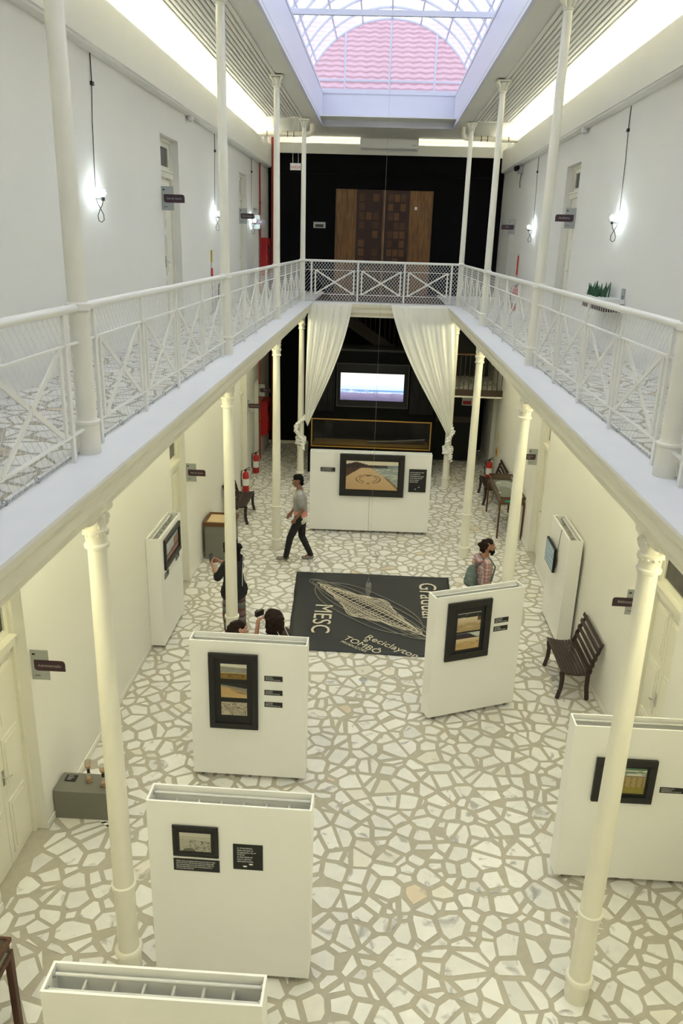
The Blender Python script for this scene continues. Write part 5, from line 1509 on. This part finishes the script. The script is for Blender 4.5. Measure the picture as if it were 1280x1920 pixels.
def stand(**kw):
    J = dict(pelvis=(0,0,0.95), chest=(0,0,1.28), neck=(0,0,1.47), head=(0,0.03,1.635), hipL=(-0.085,0,0.91), hipR=(0.085,0,0.91), knL=(-0.095,0.02,0.50), knR=(0.095,0.02,0.50),
             anL=(-0.10,-0.02,0.09), anR=(0.10,-0.02,0.09), toeL=(-0.11,0.12,0.037), toeR=(0.11,0.12,0.037), shL=(-0.175,0,1.405), shR=(0.175,0,1.405), elL=(-0.22,-0.03,1.12), elR=(0.22,-0.03,1.12), wrL=(-0.21,0.06,0.88), wrR=(0.21,0.06,0.88))
    J.update(kw); return J
def hair_short(P):
    return [(P(0,-0.03,0.045), P(0,0.005,0.062), 0.087, 0.072), (P(0,-0.045,0.02), P(0,-0.048,-0.06), 0.082, 0.060), (P(-0.045,0.035,0.078), P(0.045,0.035,0.078), 0.027, 0.027), (P(-0.055,-0.02,0.045), P(-0.066,-0.02,-0.02), 0.036, 0.022), (P(0.055,-0.02,0.045), P(0.066,-0.02,-0.02), 0.036, 0.022)]
# man walking to the left
J = stand(pelvis=(0,0,0.955), chest=(0,0.02,1.29), neck=(0,0.03,1.49), head=(0,0.065,1.655), hipL=(-0.085,0.02,0.915), hipR=(0.085,-0.02,0.915),
          knL=(-0.09,0.20,0.52), anL=(-0.09,0.28,0.11), toeL=(-0.09,0.42,0.075), knR=(0.085,-0.02,0.50), anR=(0.085,-0.20,0.11), toeR=(0.085,-0.07,0.037),
          shL=(-0.18,0.01,1.42), shR=(0.18,0.03,1.42), elL=(-0.235,-0.05,1.14), wrL=(-0.20,0.10,0.94), elR=(0.225,0.06,1.13), wrR=(0.19,0.20,0.94))
tee = zbands('grey_tee_pink_hem', [(0.0,(0.62,0.60,0.55)),(0.955,(0.60,0.25,0.22)),(1.06,(0.29,0.29,0.285)),(1.36,(0.35,0.35,0.34))])
trs = mat('black_trousers', (0.010,0.010,0.011), 0.8)
person('man walking left in a grey tee with pink hem, black trousers', (-1.36,14.27,0), math.radians(93), J, (0.24,0.12,0.075), tee, trs, mat('grey_shoe', (0.22,0.20,0.17), 0.7), HB, hair_short, 'short', yaw=0.35, pitch=-0.22, curl=(0.9,0.5), palm=((1,0,0),(-1,0,0)))
# bearded man with backpack
def hair_bun(P):
    return [(P(0,-0.03,0.042), P(0,0.005,0.060), 0.088, 0.073), (P(0,-0.07,-0.01), P(0,-0.06,-0.07), 0.062, 0.045), (P(0,-0.115,0.03), P(0,-0.135,0.035), 0.034, 0.026), (P(0,-0.10,-0.03), P(0,-0.11,-0.06), 0.03, 0.02), (P(-0.045,0.035,0.076), P(0.045,0.035,0.076), 0.027, 0.027), (P(-0.066,-0.03,0.02), P(-0.066,-0.03,0.0), 0.026, 0.02), (P(0.066,-0.03,0.02), P(0.066,-0.03,0.0), 0.026, 0.02)]
g2, P2 = person('bearded man with tied-back hair, pink plaid shirt and grey-green backpack', (1.79,11.28,0), math.radians(-82), stand(), (0.36,0.17,0.10), plaid('pink_plaid'), mat('dark_jeans', (0.03,0.035,0.05), 0.8), mat('dark_shoe', (0.03,0.025,0.02), 0.7), HBR, hair_bun, 'long', yaw=-0.1, pitch=0.03, palm=((1,0,0),(-1,0,0)), loose=0.012)
blob('beard', [(P2(0,0.075,-0.085), P2(0,0.072,-0.125), 0.042, 0.028), (P2(-0.05,0.035,-0.065), P2(-0.02,0.075,-0.09), 0.026, 0.03), (P2(0.05,0.035,-0.065), P2(0.02,0.075,-0.09), 0.026, 0.03), (P2(-0.02,0.096,-0.048), P2(0.02,0.096,-0.048), 0.009, 0.009)], HB, g2, 0.008, 3, 0.012, 5)
blob('hood', [((-0.09,-0.10,1.44), (0.09,-0.10,1.44), 0.05, 0.05), ((0,-0.14,1.40), (0,-0.15,1.36), 0.06, 0.05)], bpy.data.materials['pink_plaid'], g2, 0.010, 4)
bagm = mat('grey_green_bag', (0.13,0.17,0.15), 0.8, var=0.5, scale=14)
bp = blob('backpack', [((0,-0.18,1.24), (0,-0.20,1.06), 0.085, 0.105), ((-0.06,-0.17,1.18), (-0.06,-0.18,1.03), 0.065, 0.07), ((0.06,-0.17,1.18), (0.06,-0.18,1.03), 0.065, 0.07), ((0,-0.16,1.29), (0,-0.17,1.26), 0.055, 0.065)], bagm, g2, 0.010, 5, 0.012, 2)
for s_ in (-1,1): MB().tube([(s_*0.07,-0.15,1.33),(s_*0.10,-0.06,1.475),(s_*0.10,0.06,1.46),(s_*0.105,0.145,1.33),(s_*0.13,0.10,1.12),(s_*0.10,-0.12,1.04)], 0.014, 6).build('strap', bagm, bp)
# woman filming behind the second left column
J = stand(pelvis=(0,0,0.90), chest=(0,0.01,1.22), neck=(0,0.02,1.40), head=(0,0.055,1.555), hipL=(-0.085,0,0.87), hipR=(0.085,0,0.87), knL=(-0.11,0.03,0.48), knR=(0.12,0.0,0.48), shL=(-0.165,0.02,1.335), shR=(0.165,0.02,1.335),
          elL=(-0.22,0.14,1.12), wrL=(-0.09,0.34,1.22), elR=(0.22,0.14,1.12), wrR=(0.07,0.34,1.24), anL=(-0.13,0,0.09), anR=(0.14,-0.04,0.09), toeL=(-0.15,0.13,0.037), toeR=(0.16,0.10,0.037))
st_ = []; rr = random.Random(3); cs = [(0.16,0.045,0.045),(0.10,0.11,0.10),(0.09,0.14,0.13),(0.20,0.16,0.13),(0.05,0.045,0.06),(0.20,0.10,0.10),(0.13,0.13,0.13)]
z = 0.0; k = 0
while z < 1.0 and len(st_) < 28: st_.append((z, cs[k % 7])); z += rr.uniform(0.022,0.05); k += 1
def hair_long(P):
    return [(P(0,-0.03,0.045), P(0,0.005,0.062), 0.091, 0.074), (P(0,-0.075,0.02), P(0,-0.085,-0.14), 0.075, 0.075), (P(-0.07,-0.03,0.0), P(-0.075,-0.03,-0.15), 0.04, 0.04), (P(0.07,-0.03,0.0), P(0.075,-0.03,-0.15), 0.04, 0.04), (P(-0.045,0.035,0.078), P(0.045,0.035,0.078), 0.027, 0.027)]
def hair_curly(P):
    h = hair_long(P); r = random.Random(9)
    for q in range(26):
        a = r.uniform(0, 6.28); b = r.uniform(-0.3, 1.3)
        x, y, zz = 0.12*math.cos(a)*math.cos(b), -0.03+0.12*math.sin(a)*math.cos(b), 0.02+0.11*math.sin(b)
        if y < 0.055: h.append((P(x,y,zz), P(x*1.05,y*1.05,zz-0.02), 0.035, 0.03))
    return h
def hair_bob(P):
    return [(P(0,-0.03,0.045), P(0,0.0,0.055), 0.108, 0.098), (P(0,-0.06,0.02), P(0,-0.065,-0.10), 0.105, 0.095), (P(-0.075,-0.02,0.02), P(-0.08,-0.02,-0.11), 0.055, 0.05), (P(0.075,-0.02,0.02), P(0.08,-0.02,-0.11), 0.055, 0.05), (P(-0.06,0.02,0.06), P(0.06,0.02,0.06), 0.045, 0.045)]
g3, P3 = person('woman in black top and striped trousers filming with a phone', (-2.06,10.93,0), math.radians(62), J, (0.42,0.22,0.15), mat('black_top', (0.008,0.008,0.009), 0.85), zbands('striped_cloth', st_), mat('dark_shoe2', (0.02,0.018,0.018), 0.7), HB, hair_curly, 'elbow', yaw=0.1, pitch=-0.1, curl=(0.8,0.8), loose=0.05, palm=((1,0,0.2),(-1,0,0.2)))
MB().tube([(0.12,-0.09,1.42),(0.0,-0.165,1.20),(-0.02,-0.175,0.98)], 0.004, 5).build('drawstring', M['white'], g3)
MB().tube([(-0.16,0.0,1.40),(-0.20,-0.05,1.15),(-0.16,-0.10,0.98)], 0.004, 5).build('drawstring', M['white'], g3)
def wpt(root, p):
    a = root.rotation_euler[2]; c, s = math.cos(a), math.sin(a); k = root.scale[0]
    return (root.location[0]+(p[0]*c-p[1]*s)*k, root.location[1]+(p[0]*s+p[1]*c)*k, root.location[2]+p[2]*k)
ph = thing('phone', 'dark phone held up by the woman in striped trousers', 'phone', wpt(g3, (-0.01,0.435,1.235)), math.radians(62))
bevelled(bx('case', M['black'], ph, -0.036, 0.036, 0.0, 0.009, -0.01, 0.135), 0.004)
bx('screen', mat('phone_glass', (0.10,0.13,0.16), 0.1), ph, -0.032, 0.032, -0.001, 0.0, 0.0, 0.125)
# two visitors behind the three-photo panel
J = stand(pelvis=(0,0,0.86), chest=(0,0.01,1.16), neck=(0,0.02,1.33), head=(0,0.05,1.485), hipL=(-0.085,0,0.82), hipR=(0.085,0,0.82), knL=(-0.09,0.03,0.45), knR=(0.09,0.03,0.45), shL=(-0.16,0.02,1.27), shR=(0.16,0.02,1.27), elL=(-0.20,0.0,1.01), wrL=(-0.19,0.10,0.80), elR=(0.20,0.0,1.01), wrR=(0.19,0.10,0.80))
person('visitor with long dark brown hair facing right behind the three-photo panel', (-1.60,8.46,0), math.radians(-80), J, (0.52,0.28,0.20), mat('dark_top', (0.03,0.025,0.03), 0.85), mat('blue_jeans', (0.04,0.06,0.10), 0.8), mat('black_shoe', (0.02,0.02,0.02), 0.6), HBR, hair_long, 'short', yaw=0.1)
J2 = dict(J); J2.update(head=(0,0.06,1.53), neck=(0,0.02,1.37), chest=(0,0.01,1.20), shL=(-0.165,0.02,1.31), shR=(0.165,0.02,1.31), elL=(-0.22,0.16,1.12), wrL=(-0.10,0.24,1.39), elR=(0.20,0.16,1.12), wrR=(0.10,0.24,1.39))
g5, P5 = person('visitor with bushy dark hair and brown top raising hands behind the panel', (-1.12,8.66,0), math.radians(48), J2, (0.44,0.22,0.15), mat('brown_top', (0.055,0.035,0.03), 0.85), mat('grey_trousers', (0.06,0.06,0.06), 0.8), mat('black_shoe2', (0.02,0.02,0.02), 0.6), HBR, hair_bob, 'short', yaw=0.1, curl=(0.7,0.7), palm=((1,0,0),(-1,0,0)))
MB().tube([(-0.05,-0.07,1.45),(-0.02,-0.17,1.30),(0.03,-0.18,1.0)], 0.004, 5).build('drawstring', M['white'], g5)
MB().tube([(0.08,-0.07,1.45),(0.11,-0.16,1.28),(0.10,-0.17,1.0)], 0.004, 5).build('drawstring', M['white'], g5)
cm = thing('compact_camera', 'small camera held up by the bushy-haired visitor', 'camera', wpt(g5, (0,0.30,1.49)), math.radians(48))
bx('camera_body', M['black'], cm, -0.06, 0.06, 0, 0.04, 0, 0.07)
MB().tube([(0,0.04,0.035),(0,0.075,0.035)], 0.026, 12).build('lens', M['black'], cm)
bpy.data.scenes.remove(WORK)
